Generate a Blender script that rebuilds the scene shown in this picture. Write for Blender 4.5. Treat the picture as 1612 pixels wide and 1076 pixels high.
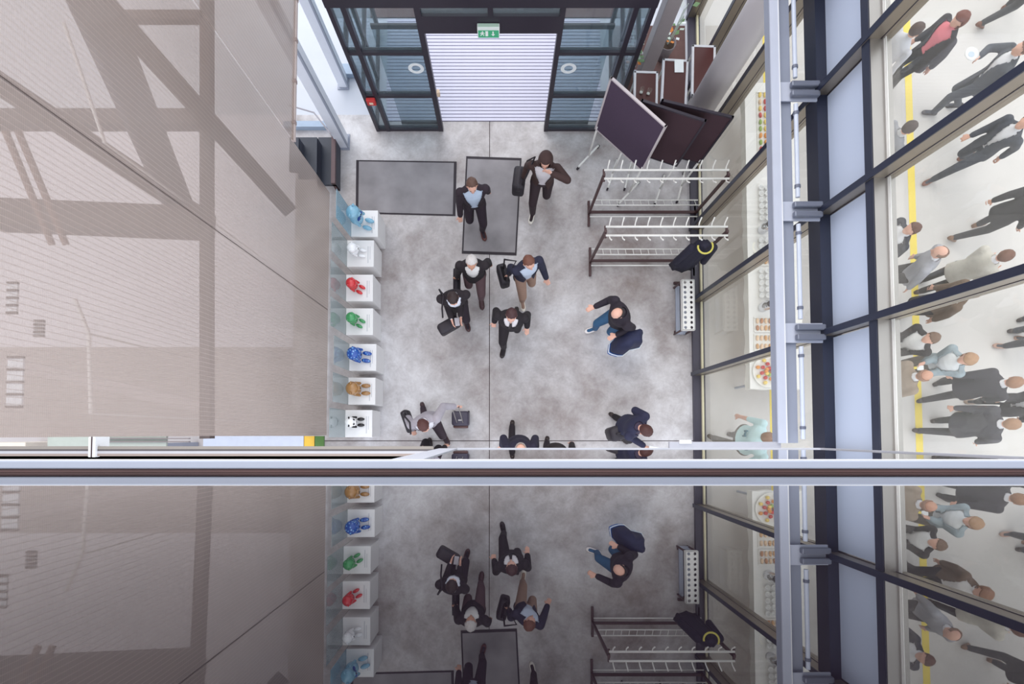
import bpy, bmesh, math, random
import numpy as np
from mathutils import Vector, Matrix, Euler

random.seed(7)
for o in list(bpy.data.objects): bpy.data.objects.remove(o)
scene = bpy.context.scene
COL = scene.collection
PI = math.pi

# ------------------------------------------------------------------ camera
H = 9.8; F = 900.0; TILT = math.radians(2.4)
NX, NY = 790.0, 683.0                       # the point straight below the lens
PX, PY = NX, NY - F*math.tan(TILT)
cd = bpy.data.cameras.new('camera'); cam = bpy.data.objects.new('camera', cd); COL.objects.link(cam)
cam.location = (0, 0, H); cam.rotation_euler = (TILT, 0, 0)
cd.sensor_fit = 'HORIZONTAL'; cd.sensor_width = 36; cd.lens = 36*F/1612
cd.shift_x = (806-PX)/1612; cd.shift_y = (PY-538)/1612
cd.clip_start = 0.01; cd.clip_end = 200
scene.camera = cam

# ------------------------------------------------------------------ world, light, exposure
w = bpy.data.worlds.new('World'); scene.world = w; w.use_nodes = True
bg = w.node_tree.nodes['Background']; bg.inputs[0].default_value = (0.86, 0.91, 1.0, 1); bg.inputs[1].default_value = 1.35
sd = bpy.data.lights.new('sun', 'SUN'); sd.energy = 1.0; sd.angle = math.radians(50); sd.color = (1, 0.95, 0.88)
sun = bpy.data.objects.new('sun', sd); COL.objects.link(sun); sun.rotation_euler = Euler((math.radians(-32), math.radians(-22), 0))
scene.view_settings.view_transform = 'Standard'; scene.view_settings.look = 'None'
scene.view_settings.gamma = 1; scene.view_settings.use_curve_mapping = False
scene.view_settings.exposure = 0.42

# ------------------------------------------------------------------ helpers
def P(u, v, z=0.0):
    """the real point at height z that the photograph shows at pixel u, v"""
    x = (u-PX)/F; y = -(v-PY)/F; c, s = math.cos(TILT), math.sin(TILT)
    d = Vector((x, y*c + s, y*s - c)); t = (z-H)/d.z
    return Vector((d.x*t, d.y*t, z))

def lin(c):
    return tuple(((x/255)/12.92 if x/255 <= .04045 else ((x/255+.055)/1.055)**2.4) for x in c)

MATS = {}
def mat(name, rgb, rough=.6, metal=0., var=.08, scale=12., spec=.5, bump=0., coat=0.):
    if name in MATS: return MATS[name]
    m = bpy.data.materials.new(name); m.use_nodes = True; nt = m.node_tree; b = nt.nodes['Principled BSDF']
    c = lin(rgb)
    tc = nt.nodes.new('ShaderNodeTexCoord'); n = nt.nodes.new('ShaderNodeTexNoise')
    n.inputs['Scale'].default_value = scale; n.inputs['Detail'].default_value = 3
    nt.links.new(tc.outputs['Object'], n.inputs['Vector'])
    r = nt.nodes.new('ShaderNodeMixRGB'); r.blend_type = 'MIX'
    r.inputs[1].default_value = (*[x*(1-var) for x in c], 1); r.inputs[2].default_value = (*[min(1, x*(1+var)) for x in c], 1)
    nt.links.new(n.outputs['Fac'], r.inputs[0]); nt.links.new(r.outputs[0], b.inputs['Base Color'])
    b.inputs['Roughness'].default_value = rough; b.inputs['Metallic'].default_value = metal
    b.inputs['Specular IOR Level'].default_value = spec; b.inputs['Coat Weight'].default_value = coat
    if bump:
        bp = nt.nodes.new('ShaderNodeBump'); bp.inputs['Strength'].default_value = bump; bp.inputs['Distance'].default_value = .01
        nt.links.new(n.outputs['Fac'], bp.inputs['Height']); nt.links.new(bp.outputs[0], b.inputs['Normal'])
    MATS[name] = m; return m

def glass(name, rgb, trans=.9, ior=1.5, rough=0.):
    """thin sheet of glass: see-through, with the mirror gloss growing towards grazing view"""
    if name in MATS: return MATS[name]
    m = bpy.data.materials.new(name); m.use_nodes = True; nt = m.node_tree; nt.nodes.clear()
    out = nt.nodes.new('ShaderNodeOutputMaterial'); t = nt.nodes.new('ShaderNodeBsdfTransparent'); d = nt.nodes.new('ShaderNodeBsdfDiffuse')
    g = nt.nodes.new('ShaderNodeBsdfGlossy'); fr = nt.nodes.new('ShaderNodeFresnel'); m1 = nt.nodes.new('ShaderNodeMixShader'); m2 = nt.nodes.new('ShaderNodeMixShader')
    n = nt.nodes.new('ShaderNodeTexNoise'); n.inputs['Scale'].default_value = 3
    mr = nt.nodes.new('ShaderNodeMapRange'); mr.inputs[3].default_value = max(0, 1-trans-.03); mr.inputs[4].default_value = min(1, 1-trans+.03)
    c = lin(rgb)
    t.inputs[0].default_value = (*[.55+.45*x for x in c], 1); d.inputs[0].default_value = (*c, 1)
    g.inputs['Roughness'].default_value = rough; fr.inputs[0].default_value = ior
    nt.links.new(n.outputs['Fac'], mr.inputs[0]); nt.links.new(mr.outputs[0], m1.inputs[0])
    nt.links.new(t.outputs[0], m1.inputs[1]); nt.links.new(d.outputs[0], m1.inputs[2])
    bf = nt.nodes.new('ShaderNodeNewGeometry'); ml = nt.nodes.new('ShaderNodeMath'); ml.operation = 'MULTIPLY_ADD'; ml.inputs[1].default_value = -1; ml.inputs[2].default_value = 1
    nt.links.new(bf.outputs['Backfacing'], ml.inputs[0]); mu = nt.nodes.new('ShaderNodeMath'); mu.operation = 'MULTIPLY'
    nt.links.new(ml.outputs[0], mu.inputs[0]); nt.links.new(fr.outputs[0], mu.inputs[1])   # the sheet's far face adds no second mirror
    nt.links.new(mu.outputs[0], m2.inputs[0]); nt.links.new(m1.outputs[0], m2.inputs[1]); nt.links.new(g.outputs[0], m2.inputs[2])
    nt.links.new(m2.outputs[0], out.inputs[0]); MATS[name] = m; return m

def obj(name, bm, m, parent=None, smooth=False, loc=None):
    me = bpy.data.meshes.new(name)
    if isinstance(bm, bmesh.types.BMesh): bm.to_mesh(me); bm.free()
    else: me = bm; me.name = name
    if smooth:
        me.polygons.foreach_set('use_smooth', [True]*len(me.polygons))
    o = bpy.data.objects.new(name, me); COL.objects.link(o)
    if m is not None:
        for x in (m if isinstance(m, (list, tuple)) else [m]): me.materials.append(x)
    if parent: o.parent = parent
    if loc is not None: o.location = loc
    return o

def tag(o, label=None, cat=None, group=None, kind=None):
    if label: o['label'] = label
    if cat: o['category'] = cat
    if group: o['group'] = group
    if kind: o['kind'] = kind
    return o

def thing(name, label, cat, loc=(0,0,0), rz=0, group=None):
    o = bpy.data.objects.new(name, None); COL.objects.link(o); o.empty_display_size = .1
    o.location = loc; o.rotation_euler = (0, 0, rz); return tag(o, label, cat, group)

def setting(name, label):
    o = bpy.data.objects.new(name, None); COL.objects.link(o); o['kind'] = 'structure'; o['label'] = label; return o

def B(): return bmesh.new()
def box(bm, a, b, bev=0.):
    a = Vector(a); b = Vector(b); c = (a+b)/2; s = b-a
    M = Matrix.Translation(c) @ Matrix.Diagonal((abs(s.x), abs(s.y), abs(s.z), 1))
    r = bmesh.ops.create_cube(bm, size=1, matrix=M)
    if bev:
        es = list({e for v in r['verts'] for e in v.link_edges})
        bmesh.ops.bevel(bm, geom=es, offset=bev, segments=2, affect='EDGES', profile=.5)
    return bm
def tube(bm, pts, r, n=10, cap=True):
    """round bar along a polyline; r is a number or one radius per point"""
    pts = [Vector(p) for p in pts]; rs = r if isinstance(r, (list, tuple)) else [r]*len(pts)
    rings = []; prev = None
    for i, p in enumerate(pts):
        d = (pts[min(i+1, len(pts)-1)] - pts[max(i-1, 0)]).normalized()
        if prev is None:
            a = Vector((0, 0, 1)) if abs(d.z) < .9 else Vector((1, 0, 0)); x = d.cross(a).normalized()
        else: x = (prev - d*prev.dot(d)).normalized()
        y = d.cross(x); prev = x
        rings.append([bm.verts.new(p + (x*math.cos(2*PI*k/n) + y*math.sin(2*PI*k/n))*rs[i]) for k in range(n)])
    for a, b in zip(rings, rings[1:]):
        for k in range(n): bm.faces.new((a[k], a[(k+1) % n], b[(k+1) % n], b[k]))
    if cap: bm.faces.new(rings[0][::-1]); bm.faces.new(rings[-1])
    return bm
def capsule(bm, p, q, r0, r1, n=12):
    p = Vector(p); q = Vector(q); d = q-p; L = d.length
    if L < 1e-6: d = Vector((0, 0, 1)); L = 1e-6
    d = d.normalized(); pts = []; rs = []
    for t in (0.05, .45, .8): a = t*PI/2; pts.append(p - d*r0*math.cos(a)); rs.append(r0*math.sin(a))
    pts.append(p); rs.append(r0); pts.append(q); rs.append(r1)
    for t in (.8, .45, .05): a = t*PI/2; pts.append(q + d*r1*math.cos(a)); rs.append(r1*math.sin(a))
    return tube(bm, pts, rs, n)
def ell(bm, c, r, M=None, u=16, v=10):
    T = Matrix.Translation(Vector(c)); T = T @ (M.to_4x4() if M else Matrix.Identity(4)) @ Matrix.Diagonal((r[0], r[1], r[2], 1))
    bmesh.ops.create_uvsphere(bm, u_segments=u, v_segments=v, radius=1, matrix=T); return bm
def loft(bm, rings):
    vs = [[bm.verts.new(p) for p in r] for r in rings]; n = len(vs[0])
    for a, b in zip(vs, vs[1:]):
        for k in range(n): bm.faces.new((a[k], a[(k+1) % n], b[(k+1) % n], b[k]))
    bm.faces.new(vs[0][::-1]); bm.faces.new(vs[-1]); return bm
def lathe(bm, prof, n=16, c=(0,0,0)):
    c = Vector(c)
    return loft(bm, [[c + Vector((r*math.cos(2*PI*k/n), r*math.sin(2*PI*k/n), z)) for k in range(n)] for r, z in prof])
def prism(bm, pts, n):
    """flat outline pts pushed along vector n"""
    n = Vector(n); a = [bm.verts.new(Vector(p)) for p in pts]; b = [bm.verts.new(Vector(p)+n) for p in pts]; k = len(a)
    bm.faces.new(a[::-1]); bm.faces.new(b)
    for i in range(k): bm.faces.new((a[i], a[(i+1) % k], b[(i+1) % k], b[i]))
    bmesh.ops.recalc_face_normals(bm, faces=bm.faces[:]); return bm

# ------------------------------------------------------------------ materials of the place
def concrete_mat():
    m = bpy.data.materials.new('concrete'); m.use_nodes = True; nt = m.node_tree; b = nt.nodes['Principled BSDF']; L = nt.links
    geo = nt.nodes.new('ShaderNodeNewGeometry')
    def noise(scale, det, rough=.6, dist=0):
        n = nt.nodes.new('ShaderNodeTexNoise'); n.inputs['Scale'].default_value = scale; n.inputs['Detail'].default_value = det
        n.inputs['Roughness'].default_value = rough; n.inputs['Distortion'].default_value = dist; L.new(geo.outputs['Position'], n.inputs['Vector']); return n
    n1 = noise(.5, 7, .66, .15); n2 = noise(3.2, 9, .72, .6); n3 = noise(24, 4)
    r1 = nt.nodes.new('ShaderNodeValToRGB'); r1.color_ramp.elements[0].position = .34; r1.color_ramp.elements[1].position = .62
    r1.color_ramp.elements[0].color = (*lin((148, 137, 134)), 1); r1.color_ramp.elements[1].color = (*lin((216, 214, 216)), 1)
    r2 = nt.nodes.new('ShaderNodeValToRGB'); r2.color_ramp.elements[0].position = .3; r2.color_ramp.elements[1].position = .58
    r2.color_ramp.elements[0].color = (.66, .63, .63, 1); r2.color_ramp.elements[1].color = (1, 1, 1, 1)
    r3 = nt.nodes.new('ShaderNodeValToRGB'); r3.color_ramp.elements[0].position = .25; r3.color_ramp.elements[1].position = .6
    r3.color_ramp.elements[0].color = (.84, .83, .83, 1); r3.color_ramp.elements[1].color = (1, 1, 1, 1)
    L.new(n1.outputs['Fac'], r1.inputs[0]); L.new(n2.outputs['Fac'], r2.inputs[0]); L.new(n3.outputs['Fac'], r3.inputs[0])
    a = nt.nodes.new('ShaderNodeMixRGB'); a.blend_type = 'MULTIPLY'; a.inputs[0].default_value = .75; L.new(r1.outputs[0], a.inputs[1]); L.new(r2.outputs[0], a.inputs[2])
    c = nt.nodes.new('ShaderNodeMixRGB'); c.blend_type = 'MULTIPLY'; c.inputs[0].default_value = .6; L.new(a.outputs[0], c.inputs[1]); L.new(r3.outputs[0], c.inputs[2])
    L.new(c.outputs[0], b.inputs['Base Color']); b.inputs['Roughness'].default_value = .5; b.inputs['Specular IOR Level'].default_value = .35
    MATS['concrete'] = m; return m
CONC = concrete_mat()
HALLF = mat('hall_screed', (206, 202, 200), .5, var=.1, scale=1.2)
PAVE = mat('pale_paving', (196, 199, 208), .8, var=.06, scale=2)
JOINT = mat('joint_filler', (62, 42, 44), .8)
DARKF = mat('dark_frame', (44, 38, 50), .4, spec=.5)
NAVYF = mat('navy_frame', (36, 40, 58), .35)
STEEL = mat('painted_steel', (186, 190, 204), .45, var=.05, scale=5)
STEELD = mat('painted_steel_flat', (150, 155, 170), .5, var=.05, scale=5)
ALU = mat('brushed_aluminium', (172, 168, 165), .32, metal=.85, var=.1, scale=3)
WHITEP = mat('white_paint', (228, 228, 230), .5, var=.03)
SPAND = mat('spandrel_white', (196, 206, 226), .35, var=.02, scale=2)
GLASS = glass('facade_glass', (244, 243, 234), .95)
VGLASS = glass('vestibule_glass', (176, 196, 204), .92)
CHROME = mat('chrome', (220, 222, 228), .2, metal=1, var=.03)

# ------------------------------------------------------------------ floor
fl = setting('floor', 'mottled grey polished concrete floor in large slabs with thin dark joints')
JX = P(770.5, 500).x; JY = P(800, 693.5).y; BY = P(770, 207).y
XR = P(1090, 500).x; XL = P(517, 500).x
bm = B(); box(bm, (-3.6, -3, -.12), (XR+.15, BY+.3, -.012)); obj('joint_bed', bm, JOINT, fl)
g = .006
for x0, x1 in ((-3.6, JX-g), (JX+g, XR+.15)):
    for y0, y1 in ((-3, JY-g), (JY+g, BY+.3)):
        bm = B(); box(bm, (x0, y0, -.12), (x1, y1, 0)); obj('slab', bm, CONC, fl)
f2 = tag(obj('floor', box(B(), (XR+.15, -6, -.12), (16, 14, -.002)), HALLF), 'pale grey floor of the hall beyond the glass wall', kind='structure')
f3 = tag(obj('floor', box(B(), (-14, BY+.3, -.12), (XR+.15, 14, -.004)), PAVE), 'pale paved ground outside the entrance doors', kind='structure')
f5 = tag(obj('floor', box(B(), (-14, 1.5, -.12), (-3.6, BY+.3, -.004)), mat('back_floor_skylit', (214, 213, 222), .7, var=.06, scale=1.5)), 'floor behind the upper half of the translucent wall, coloured pale blue for sky light', kind='structure')  # paler, bluer than the other half: sky light put into the floor colour
f4 = tag(obj('floor', box(B(), (-14, -6, -.12), (-3.6, 1.5, -.004)), mat('back_floor', (172, 166, 166), .7, var=.1, scale=1.5)), 'pale floor behind the translucent wall', kind='structure')
YEL = mat('yellow_tape', (238, 214, 96), .6, var=.04)
for i, (u0, u1) in enumerate(((1209, 1222), (1436, 1447))):
    a = P(u0, 500).x; b = P(u1, 500).x
    tag(obj('floor_stripe', box(B(), (a, -5, -.002), (b, 12, .001)), YEL), ('yellow floor stripe passing under the buffet table', 'yellow floor stripe among the feet of the crowd')[i], 'floor marking')

# entrance mats
MATF = mat('mat_fabric', (142, 138, 141), .95, var=.42, scale=2.6, bump=.3); RUB = mat('black_rubber', (44, 36, 44), .7)
def doormat(c, label):
    t = thing('entrance_mat', label, 'mat', (0, 0, 0)); q = [P(*p) for p in c]; ctr = sum(q, Vector())/4
    prism(bm := B(), q, (0, 0, .008)); obj('rubber_border', bm, RUB, t)
    q2 = [ctr + (p-ctr)*(1-.045/(p-ctr).length*1.2) + Vector((0, 0, .008)) for p in q]
    prism(bm := B(), q2, (0, 0, .004)); obj('carpet', bm, MATF, t)
doormat([(561, 252), (719, 254.5), (717, 340), (560, 336)], 'wide grey entrance mat lying crosswise, left of the walking man')
doormat([(734, 246), (821, 249), (813, 402), (727, 399)], 'long grey entrance mat running straight in from the door')

# ribbed grating inside the vestibule
gr = thing('entrance_grating', 'ribbed light metal entrance grating inside the glass vestibule', 'grating')
gx0, gx1 = P(609, 150).x, P(945, 150).x; gy0, gy1 = P(770, 191).y, P(770, 30).y
RIB = mat('grating_rib', (200, 198, 216), .45, var=.04); bm = B(); box(bm, (gx0, gy0, 0), (gx1, gy1, .004)); obj('grating_tray', bm, mat('grating_tray', (104, 98, 120), .7), gr)
nrib = 30
rm = None
for k in range(nrib):
    y = gy0 + (k+.5)*(gy1-gy0)/nrib; h = (gy1-gy0)/nrib*.39
    if rm is None:
        o = obj('rib', box(B(), (gx0, -h, .004), (gx1, h, .016)), RIB, gr, loc=(0, y, 0)); rm = o.data
    else: o = obj('rib', rm, None, gr, loc=(0, y, 0))
sill = tag(obj('trim_1', box(B(), (gx0-.3, gy1+.02, 0), (gx1+.3, gy1+.2, .02)), mat('brown_sill', (92, 66, 66), .6)), 'brown threshold strip behind the grating', kind='structure')

# ------------------------------------------------------------------ vestibule with sliding doors
dr = setting('door_1', 'glass entrance vestibule in dark metal frames with an open sliding door')
def vx(u): return P(u, 207).x
VT = 2.95
def post(u0, u1, y0=0, y1=.09, z1=VT, z0=0, m=DARKF): obj('post', box(B(), (vx(u0), BY+y0, z0), (vx(u1), BY+y1, z1)), m, dr)
for u0, u1 in ((593, 598), (609, 615), (691, 698), (856, 862), (938, 944), (957, 963)): post(u0, u1)
def zat(v):   # height on the vestibule plane of pixel row v
    lo, hi = 0, 8
    for _ in range(40):
        z = (lo+hi)/2
        if P(770, v, z).y < BY: hi = z
        else: lo = z
    return z
for u0, u1 in ((598, 609), (615, 691), (862, 938), (944, 957)):
    zs = [0, zat(155), zat(88), VT]
    for z in zs[:3]: obj('rail', box(B(), (vx(u0), BY+.005, z), (vx(u1), BY+.085, z+.06)), DARKF, dr)
    for z0, z1 in zip(zs, zs[1:]):
        obj('pane', box(B(), (vx(u0), BY+.04, z0+.06), (vx(u1), BY+.048, z1-.02)), VGLASS, dr)
obj('head_beam', box(B(), (vx(593), BY-.02, VT-.02), (vx(963), BY+.12, VT+.16)), DARKF, dr)
obj('door_header', box(B(), (vx(698), BY, zat(53)), (vx(856), BY+.14, zat(26))), DARKF, dr)
obj('pane', box(B(), (vx(698), BY+.04, zat(26)), (vx(774), BY+.048, VT)), VGLASS, dr); obj('pane', box(B(), (vx(780), BY+.04, zat(26)), (vx(856), BY+.048, VT)), VGLASS, dr)
post(774, 780, z0=zat(26))
# the side walls run back from the front frame
for s, u in ((-1, 594), (1, 962)):
    x = vx(u)
    for y in (BY+.9, BY+1.8): obj('post', box(B(), (x-.03, y, 0), (x+.03, y+.08, VT)), DARKF, dr)
    for z in (0, zat(155), zat(88), VT): obj('rail', box(B(), (x-.03, BY+.09, z), (x+.03, BY+1.8, z+.06)), DARKF, dr)
    obj('pane', box(B(), (x-.004, BY+.1, .06), (x+.004, BY+1.8, VT)), VGLASS, dr)
# sliding leaves parked behind the fixed panes, with ring stickers
STICK = mat('sticker_white', (232, 236, 238), .6)
for u0, u1, us in ((633, 694, 655), (860, 925, 895)):
    obj('sliding_leaf', box(B(), (vx(u0), BY+.13, .08), (vx(u1), BY+.142, zat(55))), VGLASS, dr)
    for z in (.02, zat(60)): obj('leaf_rail', box(B(), (vx(u0), BY+.12, z), (vx(u1), BY+.15, z+.08)), DARKF, dr)
    c = P(us, 111, zat(111)); R0, R1 = .115, .065; bm = B(); n = 32
    for dy in (0, .003): pass
    ro = [[bm.verts.new((c.x+r*math.cos(2*PI*k/n), BY+.03+dy, c.z+r*math.sin(2*PI*k/n))) for k in range(n)] for dy in (0, .004) for r in (R0, R1)]
    for k in range(n):
        j = (k+1) % n
        for a, b in ((0, 1), (1, 3), (3, 2), (2, 0)): bm.faces.new((ro[a][k], ro[a][j], ro[b][j], ro[b][k]))
    bmesh.ops.recalc_face_normals(bm, faces=bm.faces[:]); obj('ring_sticker', bm, STICK, dr)
# exit sign
zc = 2.55; ec = P(769, 43, zc); ey = BY-.06
es = thing('exit_sign', 'green and white emergency exit sign with running figure and arrow over the door', 'sign', (ec.x, ey, zc))
hw, hh = .145, .1
obj('sign_box', box(B(), (-hw, 0, -hh), (hw, .055, hh), .006), mat('sign_white', (226, 232, 228), .5), es)
gp = obj('green_panel', box(B(), (-hw+.012, -.004, -hh+.012), (hw-.012, .002, hh-.055)), mat('sign_green', (70, 176, 128), .5), es)
gt = obj('green_top', box(B(), (-hw+.012, .004, hh), (hw-.012, .05, hh+.003)), mat('sign_pale_green', (196, 226, 206), .5), es)
WS = mat('sign_mark', (240, 244, 240), .5); bm = B()
for a, b in (((.03, .02), (.05, .02)), ): pass
def flat(bm, pts): prism(bm, [(x, -.0045, z) for x, z in pts], (0, -.002, 0))
flat(bm, [(.052, .03), (.068, .03), (.068, -.02), (.085, -.02), (.06, -.055), (.035, -.02), (.052, -.02)])
obj('arrow', bm, WS, gp); bm = B()
flat(bm, [(-.085, .034), (-.069, .034), (-.069, .018), (-.085, .018)])
flat(bm, [(-.095, .012), (-.066, .012), (-.05, -.004), (-.054, -.009), (-.068, 0), (-.072, -.02), (-.055, -.03), (-.06, -.052), (-.069, -.052), (-.066, -.034), (-.084, -.026), (-.1, -.05), (-.108, -.045), (-.092, -.015), (-.09, 0), (-.102, -.004), (-.106, -.014), (-.112, -.012), (-.106, .004)])
obj('running_figure', bm, WS, gp); bm = B()
flat(bm, [(-.04, .036), (-.005, .036), (-.005, -.056), (-.04, -.056)]); obj('doorway_mark', bm, WS, gp)
# fire alarm box
zf = .98; c = P(596, 158, zf)
fa = thing('fire_alarm', 'small red fire alarm call box on the dark door frame', 'alarm', (vx(604), BY-.03, zat(157)))
obj('case', box(B(), (-.07, -.03, -.07), (.07, .028, .07), .01), mat('alarm_red', (208, 52, 50), .4), fa)
obj('glass_face', box(B(), (-.03, -.034, -.03), (.03, -.028, .02)), mat('alarm_face', (236, 214, 190), .4), fa)
# small sensor on the door jamb
c = P(689, 146, 1.05)
tag(obj('door_sensor', box(B(), (vx(699), BY-.03, zat(150)), (vx(703.5), BY+.03, zat(143)), .008), mat('sensor_beige', (222, 196, 170), .5)), 'small beige sensor box on the right edge of the door jamb', 'sensor')

# white steel columns left of the vestibule
for (u, v, wd, dp, ct_), lab in zip(((541, 224, .16, .22, 6), (541, 130, .14, .2, 6)), ('white steel column standing nearest the translucent wall', 'white steel column standing farther out, beside the glass vestibule')):
    p = P(u, v); t = thing('steel_column', lab, 'column', (p.x, p.y, 0))
    cw = mat('column_white', (224, 227, 236), .5, var=.03)
    obj('shaft', box(B(), (-wd/2, -dp/2, .02), (wd/2, dp/2, ct_), .006), cw, t); obj('side_fin', box(B(), (wd/2, -dp/2-.01, .02), (wd/2+.025, -dp/2+.03, ct_)), STEELD, t)
    obj('foot_plate', box(B(), (-wd/2-.03, -dp/2-.03, 0), (wd/2+.03, dp/2+.03, .02)), STEELD, t)

# ------------------------------------------------------------------ translucent wall on the left
def poly_mat():
    m = bpy.data.materials.new('polycarbonate'); m.use_nodes = True; nt = m.node_tree; nt.nodes.clear(); L = nt.links
    out = nt.nodes.new('ShaderNodeOutputMaterial'); geo = nt.nodes.new('ShaderNodeNewGeometry')
    t = nt.nodes.new('ShaderNodeBsdfTransparent'); t.inputs[0].default_value = (.90, .86, .82, 1)
    tr = nt.nodes.new('ShaderNodeBsdfTranslucent'); d = nt.nodes.new('ShaderNodeBsdfDiffuse'); g = nt.nodes.new('ShaderNodeBsdfGlossy'); g.inputs['Roughness'].default_value = .28
    for x in (tr, d): x.inputs[0].default_value = (*lin((190, 178, 173)), 1)
    sep = nt.nodes.new('ShaderNodeSeparateXYZ'); L.new(geo.outputs['Position'], sep.inputs[0])
    def lines(axis, period, sharp):
        mm = nt.nodes.new('ShaderNodeMath'); mm.operation = 'MULTIPLY'; mm.inputs[1].default_value = 1/period; L.new(sep.outputs[axis], mm.inputs[0])
        f = nt.nodes.new('ShaderNodeMath'); f.operation = 'FRACT'; L.new(mm.outputs[0], f.inputs[0])
        l = nt.nodes.new('ShaderNodeMath'); l.operation = 'LESS_THAN'; l.inputs[1].default_value = sharp; L.new(f.outputs[0], l.inputs[0]); return l
    l1 = lines('Y', .045, .14); l2 = lines('Z', .016, .3)
    a = nt.nodes.new('ShaderNodeMath'); a.operation = 'MULTIPLY_ADD'; a.inputs[1].default_value = -.25; a.inputs[2].default_value = .62; L.new(l1.outputs[0], a.inputs[0])
    b = nt.nodes.new('ShaderNodeMath'); b.operation = 'MULTIPLY_ADD'; b.inputs[1].default_value = -.14; L.new(l2.outputs[0], b.inputs[0]); L.new(a.outputs[0], b.inputs[2])
    m1 = nt.nodes.new('ShaderNodeMixShader'); m1.inputs[0].default_value = .5; L.new(tr.outputs[0], m1.inputs[1]); L.new(d.outputs[0], m1.inputs[2])
    m2 = nt.nodes.new('ShaderNodeMixShader'); L.new(b.outputs[0], m2.inputs[0]); L.new(m1.outputs[0], m2.inputs[1]); L.new(t.outputs[0], m2.inputs[2])
    fr = nt.nodes.new('ShaderNodeFresnel'); fr.inputs[0].default_value = 1.4
    ml = nt.nodes.new('ShaderNodeMath'); ml.operation = 'MULTIPLY_ADD'; ml.inputs[1].default_value = -1; ml.inputs[2].default_value = 1
    L.new(geo.outputs['Backfacing'], ml.inputs[0]); mu = nt.nodes.new('ShaderNodeMath'); mu.operation = 'MULTIPLY'; L.new(ml.outputs[0], mu.inputs[0]); L.new(fr.outputs[0], mu.inputs[1])
    m3 = nt.nodes.new('ShaderNodeMixShader'); L.new(mu.outputs[0], m3.inputs[0]); L.new(m2.outputs[0], m3.inputs[1]); L.new(g.outputs[0], m3.inputs[2])
    L.new(m3.outputs[0], out.inputs[0]); MATS['poly'] = m; return m
POLY = poly_mat()
wl = setting('wall_left', 'tall translucent ribbed plastic wall in large vertical sheets')
SY = P(520, 488).y; EY = P(519, 303).y; OPEN = 1.8
def sheet(y0, y1, z0, z1): obj('sheet', box(B(), (XL-.01, y0, z0), (XL+.0, y1, z1)), POLY, wl)
sheet(-.02, SY-.003, .02, 9.6); sheet(SY+.003, EY-.008, .02, 9.6); 
X3 = -2.45; OPEN = H - F*X3/(455-NX); Y3 = P(455, 205, OPEN).y - .12
obj('sheet', box(B(), (X3-.01, Y3, OPEN), (X3, 7.4, 9.6)), POLY, wl)
obj('joint_seal', box(B(), (XL-.012, SY-.003, .02), (XL-.002, SY+.003, 9.6)), JOINT, wl)
obj('bottom_profile', box(B(), (X3-.025, Y3, OPEN-.04), (X3+.015, 7.4, OPEN)), mat('profile_beige', (186, 172, 168), .5), wl)
for y in (Y3+.2, Y3+.7, Y3+1.2, Y3+1.7, Y3+2.2): obj('clip', box(B(), (X3-.03, y, OPEN-.045), (X3+.02, y+.04, OPEN+.01)), mat('clip', (150, 132, 128), .5), wl)

# what stands behind the translucent wall: floors, beams, stairs
bk = mat('back_beam', (78, 66, 64), .7); bw = mat('back_wall', (206, 205, 214), .8)
DK = mat('dark_steel_stair', (38, 44, 58), .5)
def beam(name, a, b, w_, label, m=bk):
    a = Vector(a); b = Vector(b); d = (b-a).normalized(); q = d.to_track_quat('X', 'Z'); L_ = (b-a).length
    o = obj(name, box(B(), (0, -w_/2, -w_), (L_, w_/2, 0)), m, loc=a); o.rotation_mode = 'QUATERNION'; o.rotation_quaternion = q
    return tag(o, label, 'beam')
beam('floor_beam', P(322, 690, 2.6), P(322, -60, 2.6), .13, 'grey beam running lengthwise behind the translucent wall')
beam('floor_beam', P(-30, 182, 2.6), P(318, 182, 2.6), .2, 'blurred cross beam behind the top left of the translucent wall')
beam('floor_beam', P(-30, 330, 2.6), P(318, 345, 2.6), .34, 'broad blurred cross beam behind the middle of the translucent wall')
beam('floor_beam', P(160, 22, 2.6), P(318, 22, 2.6), .12, 'thin blurred cross beam at the top edge behind the wall')
beam('floor_beam', P(-40, 560, 1.9), P(318, 640, 1.9), .16, 'low blurred beam behind the bottom of the translucent wall', mat('back_pale', (176, 170, 172), .7))
beam('stair_stringer', P(118, 20, 5), P(262, 330, 2.2), .32, 'dark slanted stringer blurred behind the translucent wall', mat('back_dark', (48, 44, 50), .7))
beam('stair_stringer', P(150, -10, 4.2), P(458, 334, 1.15), .22, 'long slanted stringer behind the brightest part of the wall', mat('back_mid', (74, 66, 70), .7))
beam('stair_stringer', P(-10, 125, 3.4), P(330, 350, 1.5), .26, 'lower slanted stringer parallel to the wall seam', mat('back_mid2', (86, 72, 66), .7))
for (a, b), lab in zip((((8, 205), (82, 385)), ((28, 205), (104, 385))), ('thin slanted rod nearer the left edge behind the wall', 'thin slanted rod beside the other rod behind the wall')):
    tag(obj('brace_rod', tube(B(), [P(*a, 4.0), P(*b, 3.4)], .035), mat('rod', (134, 110, 100), .5)), lab, 'rod')
for (a, b), lab in zip((((118, 470), (140, 525)), ((140, 526), (143, 650)), ((100, 35), (165, 225))), ('white handrail piece, slanted, behind the lower wall', 'white handrail post behind the lower wall', 'white handrail seen at the upper left behind the wall')):
    q = P(*b, 4.0); tag(obj('handrail', tube(tube(B(), [P(*a, 4.2), q], .018), [q, (q.x, q.y, 0)], .01), WHITEP), lab, 'handrail')
WIN = mat('bright_window', (226, 234, 246), .4)
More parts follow.
